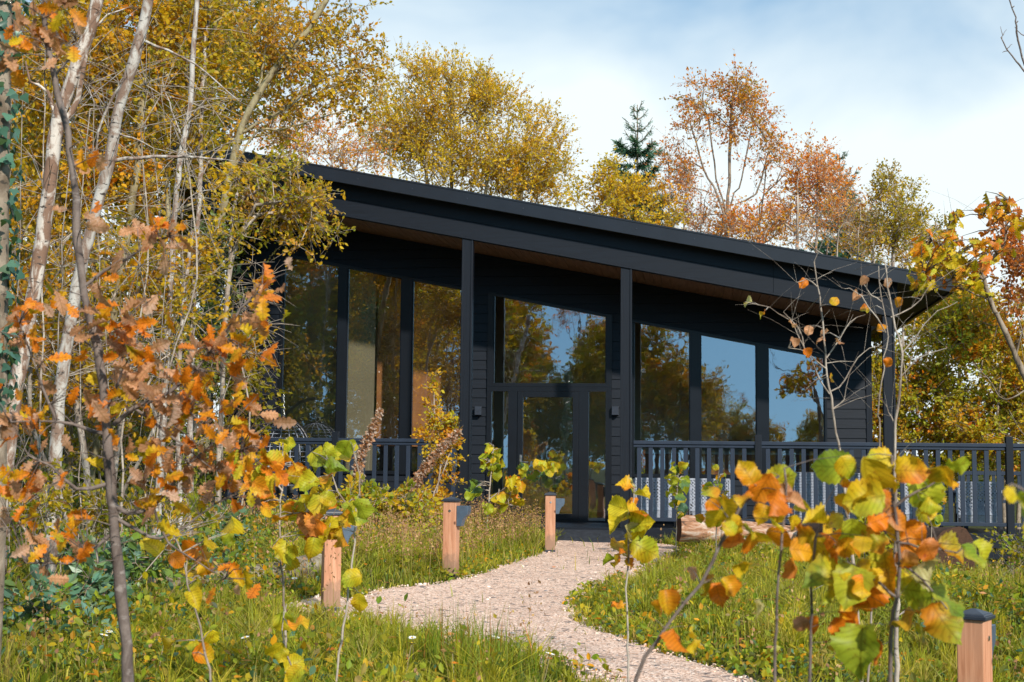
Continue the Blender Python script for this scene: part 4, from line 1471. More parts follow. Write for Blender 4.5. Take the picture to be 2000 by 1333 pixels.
def back_trees():
    leafy_tree("willow_tree", "broad golden willow behind the middle of the cabin roof", "tree", GB, 11,
               fan(900, 33, [(760, 250), (830, 200), (880, 170), (960, 190), (1030, 250)]),
               [(800, 215, 85, 95, 33, 1.2), (880, 235, 120, 100, 33.5, 1.4), (1000, 290, 95, 100, 33, 1.2), (1060, 330, 60, 85, 33, 1.0), (930, 340, 150, 70, 33, 1.2), (770, 300, 70, 80, 33, 1), (850, 160, 60, 45, 33, .8), (950, 195, 45, 50, 33, .7)],
               YELLOW_PAL, 'olive_bark', dens=30, twigs=8, per=9, size=0.06, tw_len=0.62, up_bias=1.1, arch=0.2)
    leafy_tree("willow_tree", "low golden bush behind the roof, under the dark spruce", "tree", GB, 12,
               fan(1210, 31, [(1160, 380), (1210, 360), (1260, 370)]),
               [(1180, 390, 60, 55, 31, .8), (1250, 410, 60, 60, 31, .8), (1190, 345, 28, 35, 31, .5), (1300, 430, 60, 40, 31, .8)],
               YELLOW_PAL, 'olive_bark', dens=34, twigs=7, per=9, size=0.065, tw_len=0.45, up_bias=0.8, arch=0.2)
    # tall birch with the clear fork
    f = foot(1420, 32)
    T = lambda *q: pts(32, *q)
    st = [[f] + T((1421, 470), (1400, 350), (1385, 230), (1395, 170)), [f] + T((1421, 470), (1425, 330), (1430, 220), (1432, 150)), [f] + T((1422, 460), (1450, 350), (1470, 240)),
          [f] + T((1420, 470), (1375, 330), (1345, 230)), [f] + T((1423, 460), (1475, 380), (1500, 300))]
    leafy_tree("birch_tree", "tall rust orange birch with bare forked limbs showing sky", "tree", GB, 13, st,
               [(1400, 200, 85, 60, 32, 1.0), (1440, 170, 55, 40, 32, .8), (1345, 240, 40, 55, 32, .7), (1470, 240, 50, 60, 32, .8), (1500, 300, 35, 45, 32, .6), (1330, 330, 35, 45, 32, .6)],
               BIRCH_PAL, 'bark', dens=26, twigs=6, per=7, size=0.06, tw_len=0.5, up_bias=0.2, droop=0.25)
    f = foot(1485, 33)
    leafy_tree("birch_tree", "slim half bare birch right of the tall forked birch", "tree", GB, 14, [[f] + pts(33, (1482, 460), (1492, 380), (1500, 300)), [f] + pts(33, (1482, 450), (1515, 360), (1540, 300))],
               [(1500, 320, 40, 70, 33, .7), (1540, 340, 40, 55, 33, .7)], BIRCH_PAL, 'bark', dens=22, twigs=6, per=4, size=0.055, tw_len=0.5, up_bias=0.4)
    leafy_tree("birch_tree", "low rusty birch thicket left of the forked birch", "tree", GB, 15, fan(1340, 32, [(1310, 330), (1340, 300), (1370, 350)]),
               [(1325, 370, 40, 70, 32, .8), (1375, 420, 50, 50, 32, .8), (1300, 300, 20, 40, 32, .5)], [(PINKB, 2), (RUST, 2), (ORANGE, 1), (AMBER, 1)], 'pale_twig', dens=26, twigs=8, per=4, size=0.055, tw_len=0.6, up_bias=0.5)
    leafy_tree("beech_tree", "bright orange beech behind the lower half of the roof", "tree", GB, 16, fan(1600, 31.5, [(1560, 330), (1600, 290), (1640, 320)]),
               [(1590, 340, 65, 60, 31.5, 1), (1620, 390, 65, 65, 31.5, 1), (1550, 400, 60, 60, 31.5, 1), (1470, 440, 60, 35, 31, .6), (1655, 430, 45, 45, 31, .8)], ORANGE_PAL, 'pale_twig', dens=30, twigs=7, per=7, size=0.06, tw_len=0.5, up_bias=0.5)
    leafy_tree("willow_tree", "olive and gold willow behind the lower right end of the roof", "tree", GB, 17, fan(1750, 30.5, [(1710, 400), (1750, 350), (1800, 400)]),
               [(1745, 400, 55, 60, 30.5, .9), (1785, 450, 55, 60, 30.5, .9), (1700, 470, 50, 50, 30.5, .9), (1735, 360, 28, 28, 30.5, .5)], [(OLIVE, 4), (GOLD, 2), (MOSS, 1.3), (AMBER, .6)], 'pale_twig', dens=34, twigs=7, per=8, size=0.06, tw_len=0.45, up_bias=0.9, arch=0.2)
    leafy_tree("birch_tree", "bare purplish thicket between the orange beech and the olive willow", "tree", GB, 18, fan(1670, 30, [(1640, 420), (1680, 400), (1660, 440)]),
               [(1665, 450, 70, 50, 30, .8), (1600, 455, 50, 35, 30, .8)], [(PINKB, 2), (AMBER, 1.5), (OLIVE, 1)], 'pale_twig', dens=30, twigs=9, per=3, size=0.05, tw_len=0.6, up_bias=0.6)
    leafy_tree("beech_tree", "low orange and pink beech behind the upper left part of the roof", "tree", GB, 19, fan(650, 31, [(600, 260), (650, 220), (700, 240)]),
               [(640, 285, 80, 60, 31, 1), (560, 255, 70, 60, 31, 1), (710, 300, 60, 55, 31, 1)], ORANGE_PAL + [(GOLD, 2)], 'pale_twig', dens=28, twigs=7, per=6, size=0.06, tw_len=0.5, up_bias=0.5)
    leafy_tree("beech_tree", "low continuous orange thicket just above the roof line, right of the forked birch", "tree", GB, 24, fan(1530, 34.5, [(1420, 440), (1480, 430), (1560, 430), (1620, 440)]),
               [(1400, 440, 60, 35, 34.5, 1), (1470, 455, 60, 35, 34.5, 1), (1545, 430, 55, 55, 34.5, 1), (1630, 440, 60, 60, 34.5, 1)], ORANGE_PAL + [(GOLD, 2), (OLIVE, 1)], 'pale_twig', dens=26, twigs=7, per=7, size=0.06, tw_len=0.5, up_bias=.5)
    leafy_tree("willow_tree", "gold and green thicket above the lowest end of the roof", "tree", GB, 25, fan(1770, 33, [(1700, 480), (1770, 460), (1830, 500)]),
               [(1700, 470, 60, 50, 33, 1), (1770, 480, 60, 60, 33, 1), (1830, 520, 50, 60, 33, 1)], YELLOW_PAL + [(ORANGE, .8)], 'pale_twig', dens=28, twigs=7, per=7, size=0.06, tw_len=0.5, up_bias=.6)
    for k, (x, y, D) in enumerate(((1640, 300, 44), (1245, 205, 36))):
        spruce(x, y, D, ["distant blue green spruce top behind the orange beech", "dark green spruce with a bare pointed leader above the roof"][k], 20 + k)


def spruce(px, py, D, label, seed):
    rg = np.random.default_rng(seed)
    f = foot(px, D); top = np.array(atD(px, py, D))
    root = empty("spruce_tree", tuple(f)); tag(root, label, "tree", GB)
    w = Wood(); H = top[2] - f[2]
    tr = np.array([f + (top - f) * t for t in np.linspace(0, 1, 24)])
    w.tube(tr, np.linspace(0.14, 0.012, 24), 6)
    NP, ND, NS = [], [], []
    hh = 0.18
    while hh < min(H * 0.75, 8):
        nb = rg.integers(3, 7); L0 = 0.20 + hh * 0.27
        a0 = rg.uniform(0, 6.28)
        for k in range(nb):
            a = a0 + k * 6.28 / nb + rg.normal(0, .2); L = L0 * rg.uniform(.5, 1.25)
            o = top - (top - f) / H * hh
            d = np.array([math.cos(a), math.sin(a), 0])
            upk = 0.9 if hh < 1.2 else rg.uniform(.2, .6)
            P = np.array([o + d * L * t + np.array([0, 0, L * (upk * t * t - (0.10 if hh > 1.5 else 0) * t)]) for t in np.linspace(0, 1, 7)])
            w.tube(P, np.linspace(0.018, 0.007, 7), 4)
            dn = 26 if hh < 1.0 else 85
            tt = rg.random(int(L * dn * 1.6)) ** 0.8
            base = P[0] + (P[-1] - P[0]) * tt[:, None] + np.array([0, 0, 1.0]) * 0
            base[:, 2] = o[2] + L * (upk * tt ** 2 - (0.10 if hh > 1.5 else 0) * tt)
            side = np.cross(d, [0, 0, 1.0])
            sd = rg.choice([-1, 1], len(tt))[:, None]
            dd = d * 0.8 + side * sd * rg.uniform(0.3, 1.0, (len(tt), 1)) + rg.normal(0, .25, (len(tt), 3))
            NP.append(base); ND.append(dd); NS.append(np.full(len(tt), 0.20 if hh > 1.2 else 0.13))
        hh += rg.uniform(.16, .36) + 0.01 * hh
    wd = w.build("trunk", MAT['bark'], root); wd.matrix_parent_inverse = Matrix.Translation(-root.location)
    P, D_, S_ = np.concatenate(NP), np.concatenate(ND), np.concatenate(NS)
    rep = 3
    P, D_, S_ = np.repeat(P, rep, 0), np.repeat(D_, rep, 0) + rg.normal(0, .4, (len(P) * rep, 3)), np.repeat(S_, rep)
    V, Q = leaf_arrays(T_NEEDLE, P, unit(D_), unit(rg.normal(0, 1, P.shape)), S_ * rg.uniform(.5, 1.1, len(P)))
    c = pick(rg, len(P), [(np.array([.06, .15, .095]), 3), (np.array([.085, .20, .11]), 2), (np.array([.13, .22, .10]), 1)])
    o = np_mesh("crown", V, Q, MAT['leaf_glossy'], root, col=np.repeat(c, 4, 0), smooth=False)
    o.matrix_parent_inverse = Matrix.Translation(-root.location)


back_trees()

# hedge and trees right of the cabin
GR = "bushes growing right of the cabin"
HEDGE = [(MOSS, .5), (OLIVE * 1.2, 3), (GOLD, 3), (GREEN * 1.3, 2.2), (LIME, 2.2), (ORANGE, 1.2)]
leafy_tree("beech_bush", "dense green and gold bush just right of the cabin corner post", "bush", GR, 31, fan(1830, 27, [(1800, 700), (1840, 620), (1880, 700)]),
           [(1850, 690, 90, 95, 27, 1.2), (1800, 760, 70, 90, 27, 1.0), (1880, 800, 90, 90, 27, 1.0), (1830, 900, 120, 80, 26.6, .8), (1880, 610, 60, 60, 27, .8), (1720, 760, 50, 120, 27, .6), (1740, 900, 60, 80, 26.8, .6)], HEDGE, 'bark', dens=40, twigs=8, per=9, size=0.075, tw_len=0.42)
leafy_tree("beech_bush", "taller orange flecked bush at the right edge of the photo", "bush", GR, 32, fan(1980, 26.5, [(1960, 700), (1990, 640), (2040, 700)]),
           [(1970, 740, 80, 90, 26.5, 1.1), (2030, 640, 70, 90, 26.5, 1), (1960, 850, 110, 90, 26, .9), (2080, 800, 100, 130, 26.5, 1), (1930, 660, 45, 60, 26.5, .8)], HEDGE + [(ORANGE, .9), (AMBER, .5)], 'bark', dens=38, twigs=8, per=9, size=0.075, tw_len=0.42)
leafy_tree("willow_tree", "yellow green willow behind the bushes right of the eaves", "tree", GR, 33, fan(1880, 34, [(1840, 600), (1880, 560), (1930, 620)]),
           [(1860, 590, 70, 70, 34, 1.2), (1900, 650, 80, 80, 34, 1.2), (1990, 720, 80, 80, 34, 1.2), (1800, 640, 60, 70, 34, 1)], YELLOW_PAL, 'olive_bark', dens=26, twigs=7, per=9, size=0.075, tw_len=0.5, up_bias=0.7)
leafy_tree("oak_tree", "dark rusty oak crown at the right edge, above the bushes", "tree", GR, 34, [[foot(2060, 25)] + pts(25, (2030, 760), (1985, 610), (1960, 540)), [foot(2060, 25)] + pts(25, (2040, 700), (2000, 520))],
           [(1975, 490, 40, 42, 25, .8), (1985, 570, 36, 36, 25, .7), (2020, 520, 55, 70, 25, 1)], [(RUST, 3), (BROWN, 2), (ORANGE, 1), (MOSS, .8)], 'bark', dens=38, twigs=7, per=7, size=0.08, tw_len=0.4)

# ================================================================== WOOD ON THE LEFT
GL_ = "trees of the wood on the left"


def stem_tree(name, label, D, path, r0, r1, bark, branches=(), seed=0, group=GL_, blobs=(), pal=WILLOW_PAL, k=10, base=None, **kw):
    """a single trunk given by its course, side branches and some foliage"""
    rg = np.random.default_rng(seed)
    P = pts(D, *path)
    f = P[0].copy()
    g = float(gz(f[0], f[1]))
    if f[2] > g + 0.05:
        P = [np.array([f[0] - (P[1] - P[0])[0] * 0.3, f[1], g - 0.05])] + P
    root = empty(name, tuple(P[0])); tag(root, label, "tree", group)
    w = Wood()
    C = spline(P, 0.12, 0.004, rg)
    t = np.linspace(0, 1, len(C))
    w.tube(C, (r0 + (r1 - r0) * t) * (1 + 0.05 * np.sin(t * 40 + seed) + 0.35 * np.exp(-t * 14)), k)
    for br, ra in branches:
        B = spline(pts(D, *br), 0.1, 0.006, rg)
        w.tube(B, np.linspace(ra, ra * 0.35, len(B)), 6)
        n = max(3, int(len(B) * 0.8))
        i = rg.integers(2, len(B), n)
        d = unit(rg.normal(0, 1, (n, 3)) + np.array([0, 0, .3])) * rg.uniform(.15, .5, (n, 1))
        w.twigs(B[i], B[i] + d, 0.003)
    n = 26
    i = rg.integers(len(C) // 5, len(C), n)
    d = unit(rg.normal(0, 1, (n, 3)) + np.array([0, 0, .35])) * rg.uniform(.2, .8, (n, 1))
    w.twigs(C[i], C[i] + d, 0.004)
    cl = None
    if blobs:
        dens = kw.get('dens', 30); twigs = kw.get('twigs', 7); per = kw.get('per', 8); size = kw.get('size', .05); tl = kw.get('tw_len', .4)
        cl = blob_points(rg, blobs, dens)
        A, e = grow(rg, [C[::2]], cl, Wood(), 0.004, r0 * .5, arch=.3)
        ww = Wood(); A, e = grow(rg, [C[::2]], cl, ww, 0.0035, 0.018, arch=.3)
        w.V += ww.V; w.Q += [q + w.n for q in ww.Q]; w.n += ww.n
        nb = len(cl) * twigs
        bs = np.repeat(cl, twigs, 0); d = unit(rg.normal(0, 1, (nb, 3)) + np.array([0, 0, kw.get('up', .2)])); L = tl * rg.uniform(.4, 1.1, (nb, 1))
        tip = bs + d * L; w.twigs(bs, tip, 0.0028)
        tt = rg.random((nb, per, 1)) ** .7
        LP = (bs[:, None] + (tip - bs)[:, None] * tt).reshape(-1, 3) + rg.normal(0, .015, (nb * per, 3))
        col = 0.5 * np.repeat(pick(rg, len(cl), pal, .1), twigs * per, 0) + 0.5 * pick(rg, len(LP), pal, .22)
        lv = small_leaves("crown", rg, LP, np.repeat(d, per, 0), size * rg.uniform(.6, 1.25, len(LP)), pal, MAT['leaf'], root, T_LEAF, col=col)
        lv.matrix_parent_inverse = Matrix.Translation(-root.location)
    tr = w.build("trunk", MAT[bark], root); tr.matrix_parent_inverse = Matrix.Translation(-root.location)
    return root


stem_tree("birch_tree", "thick leaning birch with peeling brown and white bark at the far left", 11.5,
          [(5, 960), (28, 780), (68, 560), (102, 320), (112, 240), (150, 130), (183, 30), (200, -70)], 0.072, 0.05, 'brown_birch',
          [([(108, 250), (95, 180), (60, 160), (50, 120)], .02), ([(180, 60), (210, 30), (260, 12)], .012), ([(108, 260), (150, 190), (175, 60), (180, -30)], .03)], 41, k=14)
stem_tree("birch_tree", "pale grey birch curving up right of the thick leaning birch", 11.0,
          [(105, 960), (118, 760), (150, 560), (180, 440), (215, 310), (235, 200), (262, 120), (278, 60), (300, -50)], 0.052, 0.042, 'birch',
          [([(222, 315), (270, 308), (340, 306), (440, 312)], .017), ([(240, 165), (200, 230), (190, 290), (205, 330)], .014), ([(282, 80), (330, 100), (380, 125), (470, 200)], .012), ([(230, 260), (260, 270), (300, 290)], .01)], 42, k=14)
stem_tree("birch_tree", "straight slender birch stem left of the cabin's high eave", 14.5,
          [(310, 960), (322, 760), (332, 560), (350, 330), (372, 200), (378, 100), (388, -40)], 0.04, 0.024, 'birch',
          [([(352, 260), (330, 200), (318, 160)], .01), ([(340, 420), (380, 380), (420, 370)], .009)], 43)
stem_tree("birch_tree", "thin white stem rising close to the cabin's left window", 15.5,
          [(372, 960), (372, 760), (384, 480), (392, 330), (392, 240), (400, 100), (415, -40)], 0.036, 0.02, 'birch',
          [([(388, 360), (420, 300), (460, 270)], .01)], 44)
stem_tree("birch_tree", "pair of thin stems leaning in front of the dark wall", 15.0,
          [(352, 960), (345, 800), (350, 700), (362, 560), (376, 450)], 0.03, 0.02, 'birch', [([(350, 720), (330, 620), (318, 480), (300, 300)], .014)], 45)
stem_tree("willow_tree", "olive barked sallow leaning right over the high end of the roof", 18.9,
          [(395, 960), (402, 760), (425, 480), (452, 330), (480, 230), (540, 130), (600, 60), (660, -40)], 0.08, 0.035, 'olive_bark',
          [([(470, 260), (560, 210), (640, 150), (740, 130)], .024), ([(450, 340), (500, 260), (560, 250), (690, 210)], .02), ([(500, 200), (520, 90), (530, -20)], .02)], 46,
          blobs=[(600, 90, 120, 120, 19.2, 1.0), (690, 60, 65, 80, 19.2, .7), (520, 150, 100, 110, 19.2, 1.0), (640, 180, 80, 70, 19.2, .8), (700, 170, 55, 60, 19.6, .6), (560, 240, 80, 50, 19.6, .7), (480, 40, 100, 80, 19.2, 1)],
          dens=30, twigs=7, per=7, size=.062, tw_len=.42, pal=WILLOW_PAL + [(PINKB, .7)])
leafy_tree("willow_tree", "small leaved sallow boughs hanging over the cabin's upper left corner", "tree", GL_, 47,
           [[foot(425, 17.2)] + pts(17.2, (440, 700), (450, 480), (470, 330)), [foot(425, 17.2)] + pts(17.2, (440, 640), (455, 500), (500, 400))],
           [(500, 370, 60, 55, 17.4, .5), (560, 410, 75, 65, 17.6, .5), (610, 400, 45, 70, 17.7, .4), (625, 470, 42, 28, 17.8, .3), (560, 470, 60, 28, 17.6, .4), (470, 440, 40, 50, 17.2, .4), (530, 330, 60, 28, 17.6, .4)],
           [(OLIVE, 2.5), (GOLD, 2.2), (AMBER, 1.6), (MOSS, 1.4), (LIME, .8), (PINKB, .8)], 'pale_twig', dens=46, twigs=7, per=7, size=0.058, tw_len=0.34, droop=.25)
leafy_tree("willow_tree", "dense golden olive sallow filling the left of the photo behind the birches", "tree", GL_, 48,
           fan(170, 15.5, [(60, 350), (130, 200), (200, 120), (280, 160), (330, 300)]),
           [(110, 150, 140, 160, 15.5, 1.0), (260, 120, 130, 150, 15.5, 1.0), (370, 130, 90, 150, 15.8, .9), (80, 380, 120, 130, 15.5, 1.0), (250, 350, 120, 120, 15.5, .9), (370, 340, 70, 110, 16, .7), (130, 30, 150, 90, 15.5, .9), (350, 10, 120, 80, 15.8, .9)],
           WILLOW_PAL, 'olive_bark', dens=34, twigs=8, per=9, size=0.062, tw_len=0.45, up_bias=.3)
leafy_tree("willow_tree", "lower sallow bush with yellow leaves under the birch stems", "bush", GL_, 49,
           fan(200, 14.6, [(60, 700), (150, 600), (250, 620), (330, 700)]),
           [(60, 580, 100, 130, 14.6, .8), (200, 560, 110, 100, 14.6, .8), (300, 600, 90, 110, 14.8, .8), (100, 720, 130, 90, 14.5, .7), (250, 740, 110, 80, 14.7, .7), (370, 520, 60, 120, 15.6, .6)],
           WILLOW_PAL + [(GREEN, .5)], 'pale_twig', dens=34, twigs=8, per=8, size=0.058, tw_len=0.42, up_bias=.3)
leafy_tree("holly_bush", "shaded dark green bush between the birch stems and the cabin wall", "bush", GL_, 50,
           fan(380, 18.5, [(350, 760), (390, 700), (420, 760)]),
           [(360, 700, 80, 100, 18.5, .7), (420, 620, 45, 110, 18.8, .5), (300, 820, 90, 80, 18.5, .7), (420, 480, 40, 80, 18.8, .5)],
           [(MOSS, 3), (TEAL, 1.6), (DKGREEN, 2), (OLIVE, .8)], 'bark', dens=34, twigs=7, per=8, size=0.065, tw_len=0.4, mat='leaf_glossy')
for k, (bl, lab, fx_) in enumerate((
        ([(-60, 300, 170, 330, 22, 1.6), (150, 220, 180, 280, 23, 1.6), (0, 700, 200, 200, 21, 1.2)], "wall of dull olive trees deep in the wood, far left", 40),
        ([(330, 220, 150, 260, 24, 1.6), (440, 120, 110, 170, 25, 1.4), (250, 640, 160, 240, 23, 1.2), (400, 420, 80, 140, 24, 1), (400, 740, 120, 160, 22.5, .8), (200, 850, 220, 90, 21, .8)], "wall of dull olive trees deep in the wood, nearer the cabin", 300))):
    leafy_tree("willow_tree", lab, "tree", GL_, 51 + k, fan(fx_, 23, [(fx_ - 80, 400), (fx_, 200), (fx_ + 80, 300)]), bl,
               [(OLIVE, 3), (MOSS, 3), (GOLD, 1.6), (AMBER, .6), (DKGREEN, 1)], 'bark', dens=24, twigs=8, per=9, size=0.085, tw_len=0.55)

# ivy clad trunk at the left edge
rg = np.random.default_rng(60)
P = pts(7.2, (-8, 1050), (-5, 700), (0, 300), (5, 0), (5, -60))
root = empty("ivy_clad_tree", (P[0][0], P[0][1], float(gz(P[0][0], P[0][1]))))
tag(root, "trunk wrapped in dark ivy, cut by the left edge of the photo", "tree", GL_)
P = [np.array([P[0][0], P[0][1], root.location.z - .05])] + P
w = Wood(); C = spline(P, 0.1); w.tube(C, np.full(len(C), 0.05), 10)
n = 620
i = rg.integers(len(C) // 2 - 4, len(C), n)
a = rg.uniform(0, 6.28, n); rr = rg.uniform(.04, .13, n)
LP = C[i] + np.stack([np.cos(a) * rr, np.sin(a) * rr, rg.normal(0, .05, n)], -1)
nr = unit(np.stack([np.cos(a), np.sin(a), np.full(n, .5)], -1) + rg.normal(0, .4, (n, 3)))
V, Q = leaf_arrays(T_IVY, LP, unit(rg.normal(0, .6, (n, 3)) + np.array([0, 0, -1.0])), nr, rg.uniform(.035, .065, n), rg.normal(0, .25, (n, 2)))
c = pick(rg, n, [(DKGREEN, 1.4), (TEAL, 2.6), (np.array([.05, .12, .085]), 3)])
iv = np_mesh("ivy", V, Q, MAT['leaf_glossy'], root, col=np.repeat(c, len(T_IVY[0]), 0)); iv.matrix_parent_inverse = Matrix.Translation(-root.location)
t_ = w.build("trunk", MAT['bark'], root); t_.matrix_parent_inverse = Matrix.Translation(-root.location)


# ================================================================== SAPLINGS WITH BROAD LEAVES
def img_dir(ang, tilt):
    """direction with the given angle in the photo (degrees), tipped away from the viewer by tilt"""
    return np.array(C_RIGHT) * math.cos(R(ang)) + np.array(C_UP) * math.sin(R(ang)) + np.array(C_FWD) * tilt


HUES = {'G': [(GREEN, 2), (LIME, 2)], 'L': [(LIME, 2), (LEMON, 1)], 'Y': [(LEMON, 2), (GOLD, 2)], 'YG': [(LIME, 1), (GOLD, 1.4), (OLIVE, 1)], 'YO': [(GOLD, 2), (ORANGE, 1)],
        'O': [(ORANGE, 3), (AMBER, 1)], 'P': [(PINKB, 1), (ORANGE, 1)], 'B': [(BROWN, 1), (PINKB, 1.4)], 'R': [(RUST, 1), (ORANGE, 1)], 'W': [(PALE, 1)], 'D': [(GREEN, 1), (TEAL, 1)], 'K': [(PINKB, 2.6), (np.array([.52, .34, .25]), 1.2), (BROWN, 1)]}


TWO = {'G': 'L', 'L': 'YO', 'Y': 'L', 'YG': 'O', 'YO': 'YG', 'O': 'YO', 'P': 'O'}


class Sapling:
    def __init__(s, name, label, cat, group, D, seed, bark, T):
        s.rg = np.random.default_rng(seed); s.D = D; s.w = Wood(); s.nodes = []; s.L = []
        s.name, s.label, s.cat, s.group, s.bark, s.T = name, label, cat, group, bark, T

    def stem(s, path, r0, r1, ground=False, D=None, twigs=0, wob=.002):
        D = D or s.D
        P = pts(D, *path)
        if ground:
            f = P[0]; g = float(gz(f[0], f[1])) - 0.03
            d = (P[0] - P[1]); k = min(1.0, max(0.0, (f[2] - g)) * 0.12)
            P = [np.array([f[0] + np.sign(d[0]) * k * .5, f[1], g])] + P
        C = spline(P, 0.05, wob, s.rg)
        t = np.linspace(0, 1, len(C))
        s.w.tube(C, (r0 + (r1 - r0) * t) * (1 + 0.08 * np.sin(t * len(C) * .9)), 8)
        if not s.nodes: s.base = C[0]
        s.nodes.append(C)
        if twigs:
            i = s.rg.integers(len(C) // 4, len(C), twigs)
            d = unit(s.rg.normal(0, 1, (twigs, 3)) + np.array([0, 0, .5])) * s.rg.uniform(.08, .3, (twigs, 1)) * (s.D / 6)
            s.w.twigs(C[i], C[i] + d, r1 * .7)
        return C

    def leaf(s, px, py, size, ang, hue, D=None, tilt=None, face=None):
        """px, py = middle of the leaf"""
        D = D or s.D + s.rg.normal(0, .08) * s.D / 3
        L = size * D / FPX
        ax = unit(img_dir(ang, s.rg.normal(0, .6) if tilt is None else tilt))
        c = np.array(atD(px, py, D))
        nr = unit(-np.array(C_FWD) * (1.0 if face is None else face) + np.array([0, 0, .6]) + s.rg.normal(0, .62, 3))
        s.L.append((c - ax * L * .5, ax, nr, L, hue))

    def cluster(s, px, py, n, spread, hue, size):
        for _ in range(n):
            h = hue if isinstance(hue, str) else hue[s.rg.integers(len(hue))]
            s.leaf(px + s.rg.normal(0, spread * .62), py + s.rg.normal(0, spread * .62), size * s.rg.uniform(.65, 1.2), s.rg.normal(-80, 70), h)

    def finish(s):
        rg = s.rg
        n = len(s.L)
        allc = np.concatenate(s.nodes)
        root = empty(s.name, tuple(s.base)); tag(root, s.label, s.cat, s.group)
        if n:
            P = np.array([l[0] for l in s.L]); ax = np.array([l[1] for l in s.L]); nr = np.array([l[2] for l in s.L]); L = np.array([l[3] for l in s.L])
            k = len(s.T[0])
            curl = np.stack([rg.normal(-.32, .25, n), rg.normal(-.2, .9, n), rg.uniform(.1, .5, n), rg.uniform(0, 6, n), rg.uniform(-0.2, 1.15, n)], -1)
            V, Q = leaf_arrays(s.T, P, ax, nr, L, curl)
            col = np.zeros((n, k, 3)); uv = s.T[2]
            for i, l in enumerate(s.L):
                a, b, c3 = pick(rg, 3, HUES[l[4]], .12)
                if l[4] in TWO and rg.random() < .75:
                    b = pick(rg, 1, HUES[TWO[l[4]]], .12)[0]; c3 = pick(rg, 1, HUES['YO' if l[4] != 'O' else 'R'], .12)[0]
                th = rg.uniform(0, 6.28)
                g = np.clip(.5 + (uv[:, 0] * math.cos(th) * 1.6 + (uv[:, 1] - .5) * math.sin(th) * 1.3) + rg.normal(0, .10, k), 0, 1)[:, None]
                e = np.clip((np.abs(uv[:, 0]) - .25) * 2.2, 0, 1)[:, None] * rg.uniform(0, .7)
                cc = a * (1 - g) + b * g
                col[i] = cc * (1 - e) + (c3 * np.array([1.05, .8, .8])) * e
            lv = np_mesh("leaves", V, Q, MAT['leaf_big'], root, col=col.reshape(-1, 3), uv=np.tile(uv, (n, 1)))
            lv.matrix_parent_inverse = Matrix.Translation(-root.location)
            # leaf stalks to the nearest wood
            d = np.linalg.norm(P[:, None, :] - allc[None], axis=2) + np.maximum(0, allc[None, :, 2] - P[:, None, 2]) * .4
            q = allc[np.argmin(d, 1)]
            far = np.linalg.norm(P - q, axis=1)
            s.w.twigs(q, P, np.where(far > .1, .0022, .0013) * (s.D / 4))
        st = s.w.build("stem", MAT[s.bark], root); st.matrix_parent_inverse = Matrix.Translation(-root.location)
        return root


# --- young oak, left foreground
G_OAK = None
o = Sapling("oak_sapling", "young oak with a bare dark trunk and rusty brown lobed leaves, left foreground", "sapling", None, 4.3, 71, 'oak_bark', T_OAK)
o.stem([(252, 1345), (240, 1200), (227, 1060), (216, 930), (205, 800), (190, 680), (166, 580), (151, 470), (148, 390), (130, 260), (106, 150), (93, 80), (86, -10)], .022, .008, True)
for br, r in (([(164, 560), (205, 530), (250, 505), (292, 478), (330, 462)], .006), ([(222, 830), (262, 798), (330, 768), (382, 722), (432, 660), (470, 605), (512, 560)], .008),
              ([(222, 985), (252, 1002), (300, 990), (345, 930), (400, 880)], .008), ([(212, 945), (150, 955), (100, 912), (55, 890)], .007), ([(215, 1045), (170, 1078), (130, 1100), (50, 1100)], .006),
              ([(230, 1015), (290, 1048), (335, 1045), (420, 985)], .006), ([(215, 850), (110, 822), (20, 825)], .007), ([(110, 820), (62, 700), (38, 630)], .005), ([(208, 800), (240, 720), (235, 640)], .005),
              ([(190, 690), (160, 660), (130, 650)], .004), ([(106, 150), (140, 110), (150, 80)], .004), ([(330, 768), (400, 830), (470, 880)], .005), ([(300, 990), (330, 1060), (440, 1130)], .004), ([(95, 90), (60, 60), (30, 75)], .004), ([(262, 798), (330, 850), (420, 920)], .005)):
    o.stem(br, r, r * .35, twigs=9)
BO = ['K', 'K', 'K', 'K', 'B', 'O', 'O', 'O', 'R', 'YO']
for px, py, n, sp in ((80, 45, 16, 50), (55, 95, 6, 30), (120, 85, 6, 25), (60, 605, 8, 40), (25, 640, 5, 30), (150, 650, 5, 28), (210, 620, 6, 30), (245, 660, 8, 34), (340, 455, 9, 38), (300, 475, 5, 28), (505, 565, 7, 28), (490, 605, 6, 28),
                      (470, 660, 9, 34), (440, 690, 9, 36), (385, 720, 10, 40), (350, 780, 11, 42), (300, 760, 8, 36), (265, 740, 6, 34), (420, 835, 11, 46), (470, 830, 10, 40), (380, 880, 10, 44), (320, 860, 8, 40), (250, 850, 6, 34), (190, 790, 5, 30),
                      (60, 830, 8, 38), (75, 905, 7, 34), (20, 960, 8, 34), (40, 1010, 6, 30), (130, 1045, 6, 30), (150, 1080, 5, 26), (85, 1050, 5, 28), (340, 960, 7, 38), (290, 935, 6, 34), (425, 930, 9, 40), (490, 930, 7, 34), (500, 885, 7, 34),
                      (445, 1130, 5, 24), (275, 620, 5, 30), (170, 425, 3, 24), (165, 310, 3, 18), (200, 525, 4, 22), (260, 700, 6, 28), (20, 780, 5, 30)):
    o.cluster(px, py, int(n * 1.7), sp * 1.5, BO, 43)
o.finish()

GS = "hazel saplings growing beside the path"
